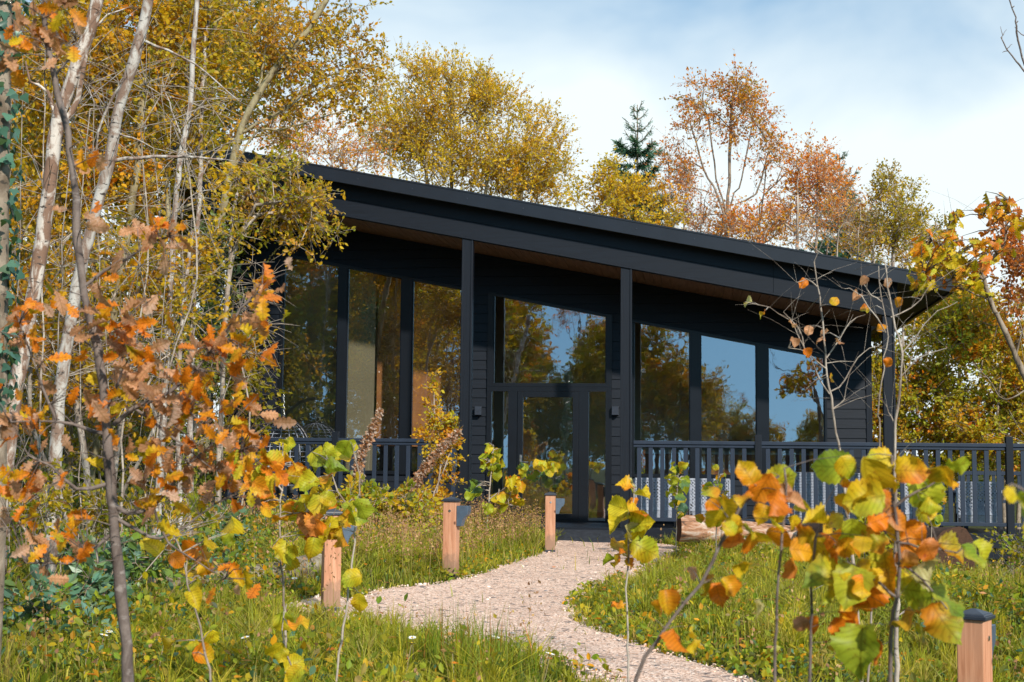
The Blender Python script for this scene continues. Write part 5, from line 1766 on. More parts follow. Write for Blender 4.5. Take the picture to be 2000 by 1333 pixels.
# --- hazel, right foreground
h = Sapling("hazel_sapling", "large many stemmed hazel with broad green and orange leaves, right foreground", "sapling", GS, 3.1, 72, 'oak_bark', T_HAZEL)
for st, r in (([(1225, 1400), (1300, 1230), (1370, 1140), (1410, 1060), (1450, 985), (1522, 930)], .0062), ([(1513, 1345), (1516, 1230), (1520, 1120), (1530, 1040), (1535, 950), (1532, 915)], .0048), ([(1580, 1345), (1583, 1200), (1588, 1100), (1596, 1050), (1603, 1000)], .005),
              ([(1738, 1345), (1745, 1200), (1755, 1130), (1752, 1050), (1745, 960), (1742, 890)], .0068)):
    h.stem(st, r, r * .5, True)
h.stem([(1755, 1170), (1720, 1140), (1680, 1115), (1645, 1095)], .0035, .002)
h.stem([(1748, 990), (1790, 960), (1830, 940)], .003, .002)
h.stem([(1750, 1060), (1800, 1070), (1870, 1080)], .003, .002)
h.stem([(1752, 1100), (1800, 1130), (1850, 1190)], .003, .002)
zz = """950 130 190 175 G;1110 170 200 -80 YG;1200 90 150 170 L;1060 250 200 -150 YG;1110 310 210 -170 Y;1360 150 160 5 O;1220 320 120 -100 P;1560 180 170 -60 YO;1620 130 110 -10 G;1440 270 200 -70 YG;1450 380 110 -80 Y;
640 200 160 20 YO;540 240 170 -120 O;590 330 150 -120 O;660 270 90 70 B;720 330 90 0 B;320 360 150 -100 YO;290 430 120 -110 Y;380 560 120 -90 P;510 560 175 -62 YG;600 540 130 -50 O;430 295 110 180 O;250 260 100 200 L;420 680 110 180 Y;
730 690 110 -60 P;520 920 90 -60 W;780 500 120 180 O;840 440 130 170 Y;930 520 150 -10 O;760 590 130 0 O;840 620 140 -90 Y;1040 500 150 -90 G;940 430 110 -150 L;900 720 190 180 G;1035 780 220 -110 YG;910 830 120 -100 Y;1150 840 190 -120 O;
1150 510 120 -60 YO;1220 660 140 -100 YG;1190 430 120 20 O;1320 640 80 -90 P;1380 500 140 -50 O;1470 600 130 -60 P;1590 600 160 -20 YG;1690 640 150 -60 G;1760 600 120 -50 L;1450 680 170 0 W;1330 760 150 -90 Y;1430 835 180 -10 G;
1560 890 200 -55 G;1320 960 190 200 YG;1530 980 200 -60 YO;1080 1140 250 -110 G;1140 1150 170 -130 O;960 1110 120 180 Y;970 1030 110 -30 O;60 1110 150 -80 O;170 1100 150 -70 YO;10 880 120 -80 O;250 800 130 -100 YG;290 830 110 -80 O;
350 800 110 -60 YO;1430 1045 120 -60 G;-30 920 90 -100 O;-80 965 55 0 O;1010 580 120 -40 O;1100 560 110 -120 YO;700 450 90 -60 Y;880 560 110 -120 R;1280 420 110 -30 P;1240 760 150 -110 O;1000 330 120 -120 YG;1010 130 120 -60 L;1230 250 120 -60 YO;260 350 80 -60 O;1360 560 100 -80 O;1190 560 110 -150 YG;820 1000 80 -60 R;760 1000 80 200 B;150 720 70 -60 B;490 470 100 20 Y;1500 330 100 -40 YO"""
for l in zz.split(';'):
    x, y, L, a, c = l.split()
    h.leaf(1300 + float(x) / 2.854, 866 + float(y) / 2.854, float(L) / 2.854 * 1.1, float(a), c)
for px, py, n, sp, hu in ((1640, 940, 2, 40, ['G', 'L']), (1560, 1060, 3, 44, ['O', 'YO', 'Y']), (1640, 1050, 3, 44, ['O', 'P', 'YG']), (1700, 1110, 4, 46, ['YG', 'O', 'G']), (1470, 980, 2, 32, ['O', 'YO', 'P']), (1780, 1080, 4, 44, ['O', 'P', 'YG']),
                          (1820, 1000, 2, 36, ['YO', 'YG']), (1410, 1030, 3, 26, ['Y', 'YO']), (1520, 1010, 3, 34, ['O', 'Y']), (1680, 1180, 3, 36, ['YG', 'O'])):
    h.cluster(px, py, n, sp, hu, 42)
h.finish()
h = Sapling("hazel_sapling", "blurred green hazel leaves at the right edge, closest to the camera", "sapling", GS, 2.0, 73, 'oak_bark', T_HAZEL)
h.stem([(2090, 1345), (2075, 1150), (2050, 1020), (1990, 955), (1970, 950)], .004, .002, True)
for x, y, L, a, c in ((1996, 1000, 70, -80, 'G'), (1978, 966, 36, 150, 'L'), (2010, 985, 60, -60, 'L'), (2035, 1040, 70, -70, 'YG')): h.leaf(x, y, L, a, c)
h.finish()
# --- slim sapling in front of the path
h = Sapling("hazel_sapling", "single thin stem with yellow leaves standing before the gravel path", "sapling", GS, 5.6, 74, 'pale_twig', T_HAZEL)
h.stem([(1227, 1345), (1226, 1240), (1222, 1150), (1225, 1090), (1232, 1010), (1238, 945)], .0055, .003, True, wob=.003)
for x, y, L, a, c in ((1222, 950, 38, 165, 'O'), (1252, 966, 40, 10, 'Y'), (1237, 942, 24, 95, 'W'), (1208, 990, 44, 165, 'L'), (1213, 1012, 55, 205, 'Y'), (1246, 1000, 46, -5, 'YG'), (1254, 1022, 48, 12, 'Y'), (1226, 1038, 40, -60, 'W'), (1247, 1052, 50, -80, 'Y'), (1214, 1071, 52, 190, 'YO'),
                      (1258, 1072, 56, -28, 'L'), (1204, 1086, 40, -150, 'YG'), (1190, 1096, 28, 200, 'G'), (1226, 1100, 24, -40, 'O'), (1206, 1186, 28, 0, 'O'), (1240, 985, 30, -60, 'O'), (1230, 1000, 26, 120, 'W'), (1262, 1040, 30, 60, 'Y')):
    h.leaf(x, y, L, a, c, D=5.6 + random.Random(x).uniform(-.1, .1))
h.finish()
# --- hazels left of the path
h = Sapling("hazel_sapling", "hazel with clustered yellow and green leaves in front of the leftmost bollard", "sapling", GS, 6.2, 75, 'pale_twig', T_HAZEL)
h.stem([(562, 1345), (556, 1200), (549, 1080), (547, 1000), (552, 930), (553, 862)], .007, .003, True, wob=.004)
h.stem([(660, 1300), (680, 1150), (695, 1020), (702, 930), (690, 880)], .006, .003, True, wob=.004)
h.stem([(696, 1010), (660, 960), (640, 900)], .004, .002)
h.stem([(548, 1010), (600, 1000), (650, 1010)], .004, .002); h.stem([(552, 960), (520, 920), (480, 880)], .004, .002)
for px, py, n, sp, hu in ((640, 900, 5, 22, ['G', 'L']), (672, 880, 4, 18, ['G', 'L']), (600, 930, 4, 24, ['YG', 'L']), (620, 960, 6, 26, ['Y', 'YO']), (560, 985, 6, 26, ['YO', 'Y']), (600, 1005, 5, 24, ['YO', 'Y']), (650, 1015, 6, 26, ['YG', 'Y']), (690, 985, 4, 20, ['G']), (640, 1040, 4, 24, ['Y']),
                          (500, 905, 6, 28, ['YG', 'Y', 'L']), (480, 880, 4, 20, ['L']), (545, 905, 3, 20, ['YO']), (550, 1085, 4, 20, ['Y']), (690, 1150, 3, 16, ['Y']), (600, 1040, 4, 22, ['P', 'YG']), (553, 868, 2, 6, ['Y']), (530, 970, 4, 22, ['O', 'Y'])):
    h.cluster(px, py, n, sp * 1.15, hu, 40)
h.finish()
h = Sapling("hazel_sapling", "low hazel shoot with orange and yellow leaves beside the old log", "sapling", GS, 5.4, 76, 'pale_twig', T_HAZEL)
h.stem([(412, 1345), (395, 1250), (362, 1120), (342, 1050)], .006, .003, True, wob=.004)
h.stem([(575, 1345), (560, 1280), (552, 1230), (560, 1180)], .005, .002, True)
for px, py, n, sp, hu in ((310, 1065, 4, 22, ['YO', 'L']), (395, 1075, 5, 28, ['YO', 'Y', 'O']), (380, 1140, 3, 18, ['Y']), (335, 1262, 1, 3, ['YG']), (400, 1270, 3, 18, ['O', 'Y']), (560, 1245, 4, 20, ['Y', 'YG']), (575, 1310, 3, 14, ['P', 'Y']), (430, 1040, 4, 24, ['L', 'G']), (395, 990, 2, 12, ['G'])):
    h.cluster(px, py, n, sp * 1.15, hu, 40)
h.finish()
# --- green sapling beside the door
h = Sapling("maple_sapling", "small green leaved sapling beside the entrance, left of the nearest bollard", "sapling", None, 18.6, 77, 'pale_twig', T_HAZEL)
h.stem([(952, 1015), (957, 950), (964, 872)], .014, .006, True); h.stem([(956, 975), (1000, 945), (1040, 930), (1085, 908)], .008, .004); h.stem([(980, 1000), (1000, 960), (1010, 930)], .006, .003)
for px, py, n, sp, hu in ((965, 880, 4, 8, ['L', 'G']), (958, 905, 8, 14, ['L', 'G']), (940, 903, 4, 8, ['L']), (970, 920, 5, 10, ['G', 'L']), (1000, 945, 8, 14, ['YG', 'Y']), (1025, 925, 5, 10, ['D', 'G']), (1045, 930, 4, 9, ['D']), (1065, 912, 6, 10, ['Y', 'L']), (1085, 912, 3, 6, ['Y']), (1000, 970, 8, 14, ['Y', 'YG']), (975, 965, 4, 10, ['D', 'L']), (925, 955, 5, 12, ['D', 'G']), (1015, 980, 4, 9, ['Y']), (945, 1000, 4, 14, ['YO', 'L'])):
    h.cluster(px, py, n, sp, hu, 22)
h.finish()
# --- young oak shoots in front of the right railing
for k, (x0, ys, lab, hu) in enumerate(((1322, (1090, 985, 915), "thin green shoot in front of the wicker chairs, by the birch log's end", ['D', 'G', 'L']), (1400, (1090, 1000, 935), "bushy yellow green shoot behind the orange hazel leaves, at the right railing", ['L', 'G', 'YG', 'Y']), (1690, (1120, 1010, 985), "low green shoot with a few rusty leaves before the deck, by the thick log", ['L', 'G', 'YO']), (1820, (1090, 1010, 965), "shoot with teal green leaves in front of the dark table", ['D', 'G', 'YO']))):
    h = Sapling("maple_sapling", lab, "sapling", None, 17.5 - k, 80 + k, 'pale_twig', T_HAZEL)
    h.stem([(x0 - 2, ys[0]), (x0, ys[1]), (x0 + 3, ys[2])], .008, .004, True)
    for i in range(7):
        y = ys[2] + (ys[1] - ys[2]) * i / 5
        h.cluster(x0 + (-1) ** i * 8, y, 4, 11 + (k == 1) * 8, hu, 20)
    h.finish()

leafy_tree("bramble_shrub", "yellow green brambles sprawling in front of the pale birch log", "shrub", None, 98, fan(1560, 17.2, [(1520, 1060), (1580, 1050), (1640, 1060)]),
           [(1480, 1075, 55, 20, 17.2, .3), (1580, 1078, 65, 24, 17.2, .35), (1690, 1072, 60, 28, 17.0, .4), (1760, 1080, 40, 26, 16.0, .3), (1640, 1040, 30, 22, 17.2, .25)],
           [(LIME, 2), (GREEN, 2), (GOLD, 2), (OLIVE, 1.5), (AMBER, 1), (DKGREEN, .8)], 'pale_twig', dens=95, twigs=5, per=5, size=0.07, tw_len=0.2, r_tip=.003, r_max=.01)
leafy_tree("bramble_shrub", "small leafy bush against the dark deck skirt at the right edge", "shrub", None, 99, fan(1965, 17, [(1940, 1070), (1970, 1050), (1995, 1060)]),
           [(1965, 1080, 40, 40, 17, .3), (2020, 1090, 50, 50, 17, .3)], [(OLIVE, 2), (GREEN, 2), (GOLD, 1), (MOSS, 1)], 'pale_twig', dens=70, twigs=5, per=4, size=0.06, tw_len=0.25, r_tip=.003, r_max=.01)

# --- nearly bare birch saplings on the right
G_B = "nearly bare saplings in front of the cabin's right corner"
b = Sapling("bare_sapling", "nearly bare sapling with a forked top before the rightmost window", "sapling", G_B, 6.6, 91, 'pale_twig', T_HAZEL)
b.stem([(1668, 1120), (1655, 1000), (1641, 890), (1626, 800), (1613, 710), (1606, 620), (1590, 512)], .011, .003, True, wob=.003, twigs=14)
for br in ([(1620, 770), (1590, 720), (1570, 680), (1545, 630), (1500, 600), (1455, 590)], [(1622, 765), (1650, 740), (1675, 700), (1700, 680), (1720, 672)], [(1614, 700), (1640, 660), (1660, 630), (1690, 615)], [(1596, 560), (1575, 545), (1556, 552)], [(1613, 720), (1580, 690), (1540, 680)], [(1625, 800), (1650, 780), (1660, 730)], [(1570, 680), (1560, 640), (1530, 610)]):
    b.stem(br, .0035, .0012, twigs=6, wob=.004)
for x, y, a, c in ((1570, 552, -140, 'O'), (1630, 588, 60, 'O'), (1488, 612, -140, 'YO'), (1548, 633, -20, 'K'), (1575, 690, -60, 'O'), (1600, 660, 200, 'K'), (1638, 668, -60, 'B'), (1552, 668, -90, 'B'), (1625, 738, 0, 'O'), (1460, 590, 180, 'W'), (1610, 650, 30, 'B'), (1580, 645, -100, 'K')):
    b.leaf(x, y, 20, a, c)
b.finish()
b = Sapling("bare_sapling", "pair of thin pale stems with bare twigs in front of the corner post", "sapling", G_B, 6.0, 92, 'pale_twig', T_HAZEL)
b.stem([(1752, 1345), (1750, 1150), (1748, 900), (1752, 800), (1764, 690), (1748, 640), (1738, 580), (1728, 512)], .012, .003, True, wob=.003, twigs=16)
b.stem([(1716, 900), (1716, 800), (1727, 700), (1735, 660), (1722, 580), (1716, 520)], .006, .002, True, wob=.003, twigs=10)
for br in ([(1762, 690), (1785, 660), (1830, 610), (1870, 590)], [(1740, 620), (1780, 600), (1810, 570), (1820, 555)], [(1730, 650), (1700, 600), (1660, 565), (1644, 563)], [(1763, 700), (1760, 660), (1750, 650)], [(1748, 830), (1735, 805), (1730, 790)], [(1722, 590), (1700, 575), (1680, 545)], [(1756, 740), (1790, 700), (1850, 680)]):
    b.stem(br, .003, .0012, twigs=6, wob=.004)
for x, y, a, c in ((1688, 548, -150, 'K'), (1733, 552, -160, 'K'), (1755, 590, -130, 'O'), (1690, 603, 190, 'YG'), (1735, 708, -120, 'O'), (1672, 580, -140, 'K'), (1720, 640, 40, 'O')): b.leaf(x, y, 20, a, c)
b.finish()
# --- young red oak at the right edge
b = Sapling("oak_sapling", "young oak with bright yellow and orange leaves in front of the eaves, right edge", "sapling", None, 13.0, 93, 'bark', T_OAK)
b.stem([(2075, 1010), (2050, 900), (2010, 760), (1968, 660), (1935, 590), (1922, 545), (1916, 530)], .045, .02, True)
for br, r in (([(1920, 545), (1900, 530), (1870, 500), (1850, 480), (1820, 470)], .016), ([(1918, 540), (1925, 520), (1960, 480), (1965, 430), (1968, 390)], .014), ([(1930, 585), (1880, 565), (1840, 560)], .01), ([(1900, 530), (1870, 540), (1830, 560), (1800, 540)], .008), ([(1860, 490), (1850, 450), (1868, 420)], .009), ([(1960, 480), (1940, 440), (1920, 420)], .007), ([(1985, 690), (2000, 640), (2030, 600)], .01), ([(2010, 760), (1960, 780), (1930, 740), (1900, 710)], .008), ([(2040, 870), (2000, 850), (1970, 800)], .008)):
    b.stem(br, r, r * .3, twigs=4)
YOA = ['YO', 'O', 'Y', 'Y', 'YG']
for px, py, n, sp, hu in ((1865, 430, 8, 14, ['YG', 'YO', 'Y']), (1858, 460, 8, 14, YOA), (1830, 490, 14, 22, YOA), (1870, 500, 18, 24, YOA), (1910, 490, 14, 22, ['O', 'YO', 'P']), (1945, 485, 10, 18, ['O', 'P', 'YO']), (1810, 510, 12, 20, ['O', 'YO', 'Y']), (1800, 545, 12, 16, ['Y', 'L', 'YG']), (1840, 525, 12, 22, YOA), (1880, 540, 10, 22, YOA), (1960, 400, 9, 18, ['O', 'R', 'YO']), (1930, 415, 7, 16, ['YG', 'R', 'YO']), (1975, 425, 7, 16, ['O', 'R']), (1950, 425, 5, 12, ['R', 'B']), (1990, 440, 5, 14, ['O', 'YO']), (1815, 545, 6, 14, ['Y']), (1905, 525, 8, 18, ['YO', 'O', 'Y']), (1930, 520, 7, 16, ['P', 'O']), (1800, 490, 6, 14, ['O']), (1900, 560, 6, 16, ['Y', 'YG'])):
    b.cluster(px, py, int(n * 1.7), sp * 1.15, hu, 25)
b.finish()

# --- climbing golden shrub and dead flower spikes before the left railing
leafy_tree("maple_shrub", "upright golden shrub with tiny leaves between the left railing and the path", "shrub", None, 95,
           [[foot(850, 18.6)] + pts(18.6, (852, 960), (862, 880), (850, 800), (848, 735)), [foot(830, 18.6)] + pts(18.6, (850, 960), (880, 880), (905, 830))],
           [(848, 760, 9, 34, 18.6, .12), (852, 810, 16, 30, 18.6, .15), (862, 850, 30, 30, 18.6, .2), (890, 835, 16, 16, 18.6, .12), (870, 890, 34, 36, 18.6, .25), (875, 940, 34, 40, 18.6, .3), (840, 985, 50, 40, 18.5, .35), (830, 850, 14, 12, 18.6, .1)],
           [(GOLD, 3), (AMBER, 2), (LIME, 1.4), (OLIVE, 1.4), (ORANGE, .8)], 'pale_twig', dens=150, twigs=5, per=6, size=0.05, tw_len=0.14, r_tip=.003, r_max=.012)
leafy_tree("bramble_shrub", "mixed green and yellow bramble thicket below the left railing", "shrub", None, 96,
           fan(720, 17.2, [(660, 980), (720, 950), (780, 960)]),
           [(740, 985, 80, 45, 17.4, .4), (680, 990, 60, 40, 17.0, .4), (800, 1010, 60, 40, 17.4, .4), (620, 1020, 90, 40, 16.6, .5), (740, 1050, 70, 30, 16.6, .5), (560, 1040, 60, 40, 16.6, .5)],
           [(LIME, 2), (GREEN, 2), (GOLD, 2), (OLIVE, 2), (TEAL, .7), (AMBER, .8)], 'pale_twig', dens=80, twigs=5, per=5, size=0.075, tw_len=0.2, r_tip=.003, r_max=.01)
for k, (pa, lab) in enumerate((([(690, 1010), (700, 910), (722, 850), (742, 805)], "dried pinkish flower spike rising before the middle left window"), ([(770, 1030), (800, 960), (850, 890), (895, 845)], "long dried flower spike leaning right towards the entrance post"))):
    rg = np.random.default_rng(100 + k)
    P = pts(17.9, *pa)
    f = np.array([P[0][0], P[0][1], float(gz(P[0][0], P[0][1]))])
    root = empty("dried_flower_spike", tuple(f)); tag(root, lab, "dead flower", "dried flower spikes by the left railing")
    w = Wood(); C = spline([f] + P, .05, .004, rg); w.tube(C, np.linspace(.012, .004, len(C)), 6)
    n = 1700; i = (len(C) * (0.25 + .75 * rg.random(n))).astype(int).clip(0, len(C) - 1)
    d = unit(rg.normal(0, 1, (n, 3))); rr = .095 * (1.15 - i / len(C))[:, None] + .015
    LP = C[i] + d * rr * rg.random((n, 1))
    c = pick(rg, n, [(PINKB, 2), (BROWN, 2), (np.array([.58, .47, .40]), 4)])
    o2 = small_leaves("dry_florets", rg, LP, d + np.array([0, 0, .3]), rg.uniform(.025, .06, n), None, MAT['leaf'], root, T_DIA, col=c); o2.matrix_parent_inverse = Matrix.Translation(-root.location)
    st = w.build("stem", MAT['pale_twig'], root); st.matrix_parent_inverse = Matrix.Translation(-root.location)
# bare branch reaching in from a tree outside the frame, top right
b = Sapling("bare_tree", "leafless tree whose dark twigs reach in at the top right corner", "tree", None, 9.0, 97, 'oak_bark', T_OAK)
b.stem([(2360, 1500), (2340, 700), (2300, 300), (2220, 180), (2120, 160)], .075, .03, True, wob=.001)
for br, r in (([(2120, 160), (2050, 165), (2000, 140), (1985, 120), (1967, 98), (1955, 73)], .008), ([(2060, 165), (2010, 140), (1992, 95), (1985, 50), (1983, 35), (1972, 0), (1966, -30)], .008), ([(1967, 99), (1972, 92), (1977, 87)], .003), ([(1967, 100), (1958, 103)], .003), ([(1957, 76), (1960, 68), (1966, 58)], .003), ([(1959, 70), (1954, 52)], .0025), ([(2010, 75), (1996, 68), (1982, 53)], .004), ([(1986, 45), (1989, 42)], .004), ([(1977, 15), (1981, 12)], .004)):
    b.stem(br, r, r * .45, wob=.003)
b.finish()

# more stems and shade plants under the birches
for k, (xs, D, lab) in enumerate((((30, 75, 128, 160, 205), 12.6, "tangle of bare pale twigs between the two big birches"), ((245, 285, 320, 350), 13.2, "tangle of bare pale twigs right of the curving grey birch"), ((415, 440, 462), 16.4, "bare hanging twigs in front of the cabin's dark left wall"))):
    rg_ = np.random.default_rng(130 + k)
    st = []
    for x in xs:
        dx = rg_.uniform(-25, 60)
        y1 = rg_.uniform(60, 380) if k < 2 else rg_.uniform(480, 600)
        st.append([foot(x, D), np.array(atD(x + dx * .2 + rg_.normal(0, 12), 800, D + rg_.normal(0, .3))), np.array(atD(x + dx * .6 + rg_.normal(0, 14), (800 + y1) / 2, D)), np.array(atD(x + dx, y1, D))])
    bl = [(120, 300, 130, 260, D, .7), (110, 640, 120, 170, D, .6)] if k == 0 else ([(320, 260, 110, 230, D, .7), (300, 620, 90, 190, D, .6)] if k == 1 else [(480, 640, 45, 110, D, .4), (510, 560, 30, 60, D, .3)])
    leafy_tree("bare_thicket", lab, "shrub", GL_, 131 + k, st, bl, [(AMBER, 1), (OLIVE, 1)], 'pale_twig', dens=9 if k < 2 else 22, twigs=9, per=1, size=.045, tw_len=.75 if k < 2 else .45, r_tip=.0045, r_max=.016, droop=.25, tw_r=.004, arch=.7)
leafy_tree("hazel_thicket", "many thin pale stems rising together at the foot of the left wood", "shrub", GL_, 61,
           [[foot(x, 15.5), np.array(atD(x + dx * .5, 880, 15.5)), np.array(atD(x + dx, y, 15.5))] for x, dx, y in ((40, 20, 700), (80, 30, 640), (115, 25, 700), (150, -12, 650), (185, 30, 620), (225, 10, 680), (262, 22, 600), (290, -14, 700), (335, 20, 640), (20, 40, 720), (205, -30, 720), (310, 30, 620))],
           [(60, 760, 90, 70, 15.5, .5), (200, 820, 130, 60, 15.5, .5), (320, 760, 80, 80, 15.6, .5), (100, 880, 120, 50, 15.3, .5), (300, 900, 110, 50, 15.3, .5)],
           [(OLIVE, 2), (MOSS, 2), (GOLD, 1.5), (AMBER, 1)], 'pale_twig', dens=26, twigs=6, per=5, size=0.055, tw_len=.35, r_tip=.005, r_max=.022)
leafy_tree("willow_bush", "knee high tangle of yellow leaves round the feet of the birches", "bush", GL_, 59, fan(200, 10.4, [(60, 1010), (200, 1000), (330, 1020)]),
           [(50, 990, 100, 55, 10.3, .4), (190, 1000, 100, 50, 10.4, .4), (320, 1010, 90, 45, 10.8, .4), (120, 940, 80, 40, 10.6, .3), (400, 1000, 60, 40, 12, .4)],
           [(OLIVE, 2), (MOSS, 2), (GOLD, 1.4), (AMBER, 1.2), (GREEN, 1), (DKGREEN, 1)], 'pale_twig', dens=85, twigs=6, per=5, size=0.05, tw_len=.22, r_tip=.003, r_max=.01)
leafy_tree("holly_bush", "low dark bush deep in shade under the left wood", "bush", GL_, 62, fan(120, 18, [(60, 860), (130, 840), (220, 860)]),
           [(60, 900, 130, 70, 18, .7), (240, 900, 130, 70, 18, .7), (380, 930, 90, 60, 18, .6), (140, 800, 150, 60, 18.5, .6)],
           [(DKGREEN, 3), (MOSS, 2), (OLIVE, 1), (BROWN, .6)], 'bark', dens=34, twigs=7, per=7, size=0.07, tw_len=0.4, mat='leaf_glossy')
BR = [(TEAL, 2), (DKGREEN, 1.5), (GREEN, 2), (MOSS, 1.6), (OLIVE, .6), (np.array([.16, .28, .22]), 1.6)]
for k, (bl, lab, fp, D) in enumerate((
        ([(60, 1190, 90, 45, 9.2, .4), (30, 1280, 80, 50, 8.6, .35), (150, 1255, 70, 40, 8.8, .35)], "bramble with blue green leaves in the bottom left corner", 60, 9),
        ([(190, 1160, 60, 35, 10, .35), (260, 1110, 60, 28, 11, .4), (130, 1090, 70, 30, 11.5, .4)], "bramble with blue green leaves behind the oak sapling's trunk", 190, 10.3),
        ([(270, 1075, 50, 24, 13, .4), (400, 1075, 60, 22, 13.5, .4), (440, 1030, 40, 26, 15, .4)], "bramble with blue green leaves behind the old grey log", 330, 13.3))):
    leafy_tree("bramble_shrub", lab, "shrub", "brambles at the lower left", 63 + k, fan(fp, D, [(fp - 30, 1150), (fp + 20, 1140)]) if k < 2 else fan(fp, D, [(fp - 30, 1060), (fp + 60, 1060)]),
               bl, BR, 'bark', dens=120, twigs=4, per=5, size=0.092, tw_len=.16, r_tip=.003, r_max=.008, mat='leaf_glossy')

# ================================================================== GRASS AND GROUND PLANTS
def field(n, x0, x1, y0, y1, rg):
    x = rg.uniform(x0, x1, n); y = rg.uniform(y0, y1, n)
    # inside the view (with a margin), outside the deck
    th = np.degrees(np.arctan2(x, y))
    k = (th > -31) & (th < 25) & ~((y > YP - 0.12) & (x > DX0 - .05))
    return x[k], y[k]


def noise2(x, y, s, seed=0):
    r = np.random.default_rng(seed); z = 0
    for i in range(6):
        a = r.uniform(0, 6.28); f = s * r.uniform(.6, 1.6)
        z = z + np.sin((x * np.cos(a) + y * np.sin(a)) * f + r.uniform(0, 6.28))
    return z / 6


def blades(name, rg, x, y, h, w, col, lean=0.45, zoff=-0.01):
    n = len(x)
    a = rg.uniform(0, 6.28, n); la = rg.uniform(0, 6.28, n)
    l = h * lean * rg.random(n)
    side = np.stack([np.cos(a), np.sin(a), np.zeros(n)], -1); ld = np.stack([np.cos(la), np.sin(la), np.zeros(n)], -1)
    b = np.stack([x, y, gz(x, y) + zoff], -1)
    V = np.zeros((n, 6, 3))
    for k, (t, ww, bb) in enumerate(((0, 1, 0), (.55, .8, .3), (1, .12, 1))):
        c = b + np.array([0, 0, 1.0]) * (h * t * (1 - .25 * bb * (l / np.maximum(h, 1e-3))))[:, None] + ld * (l * bb)[:, None]
        V[:, 2 * k] = c - side * (w * ww)[:, None]; V[:, 2 * k + 1] = c + side * (w * ww)[:, None]
    q = np.array([[0, 1, 3, 2], [2, 3, 5, 4]])
    Q = (q[None] + (np.arange(n) * 6)[:, None, None]).reshape(-1, 4)
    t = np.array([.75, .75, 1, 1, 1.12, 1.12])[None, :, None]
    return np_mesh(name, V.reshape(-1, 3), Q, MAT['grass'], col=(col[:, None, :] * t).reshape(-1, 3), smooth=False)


def seg_d(x, y):
    """clearance from the old grey log, a little more on its near side"""
    a, b = np.array([le.x, le.y - .12]), np.array([lf.x, lf.y - .12])
    p = np.array([x, y]); t = np.clip(((p - a) @ (b - a)) / ((b - a) @ (b - a)), 0, 1)
    d = p - a - t * (b - a)
    return math.hypot(d[0], d[1] * .6)


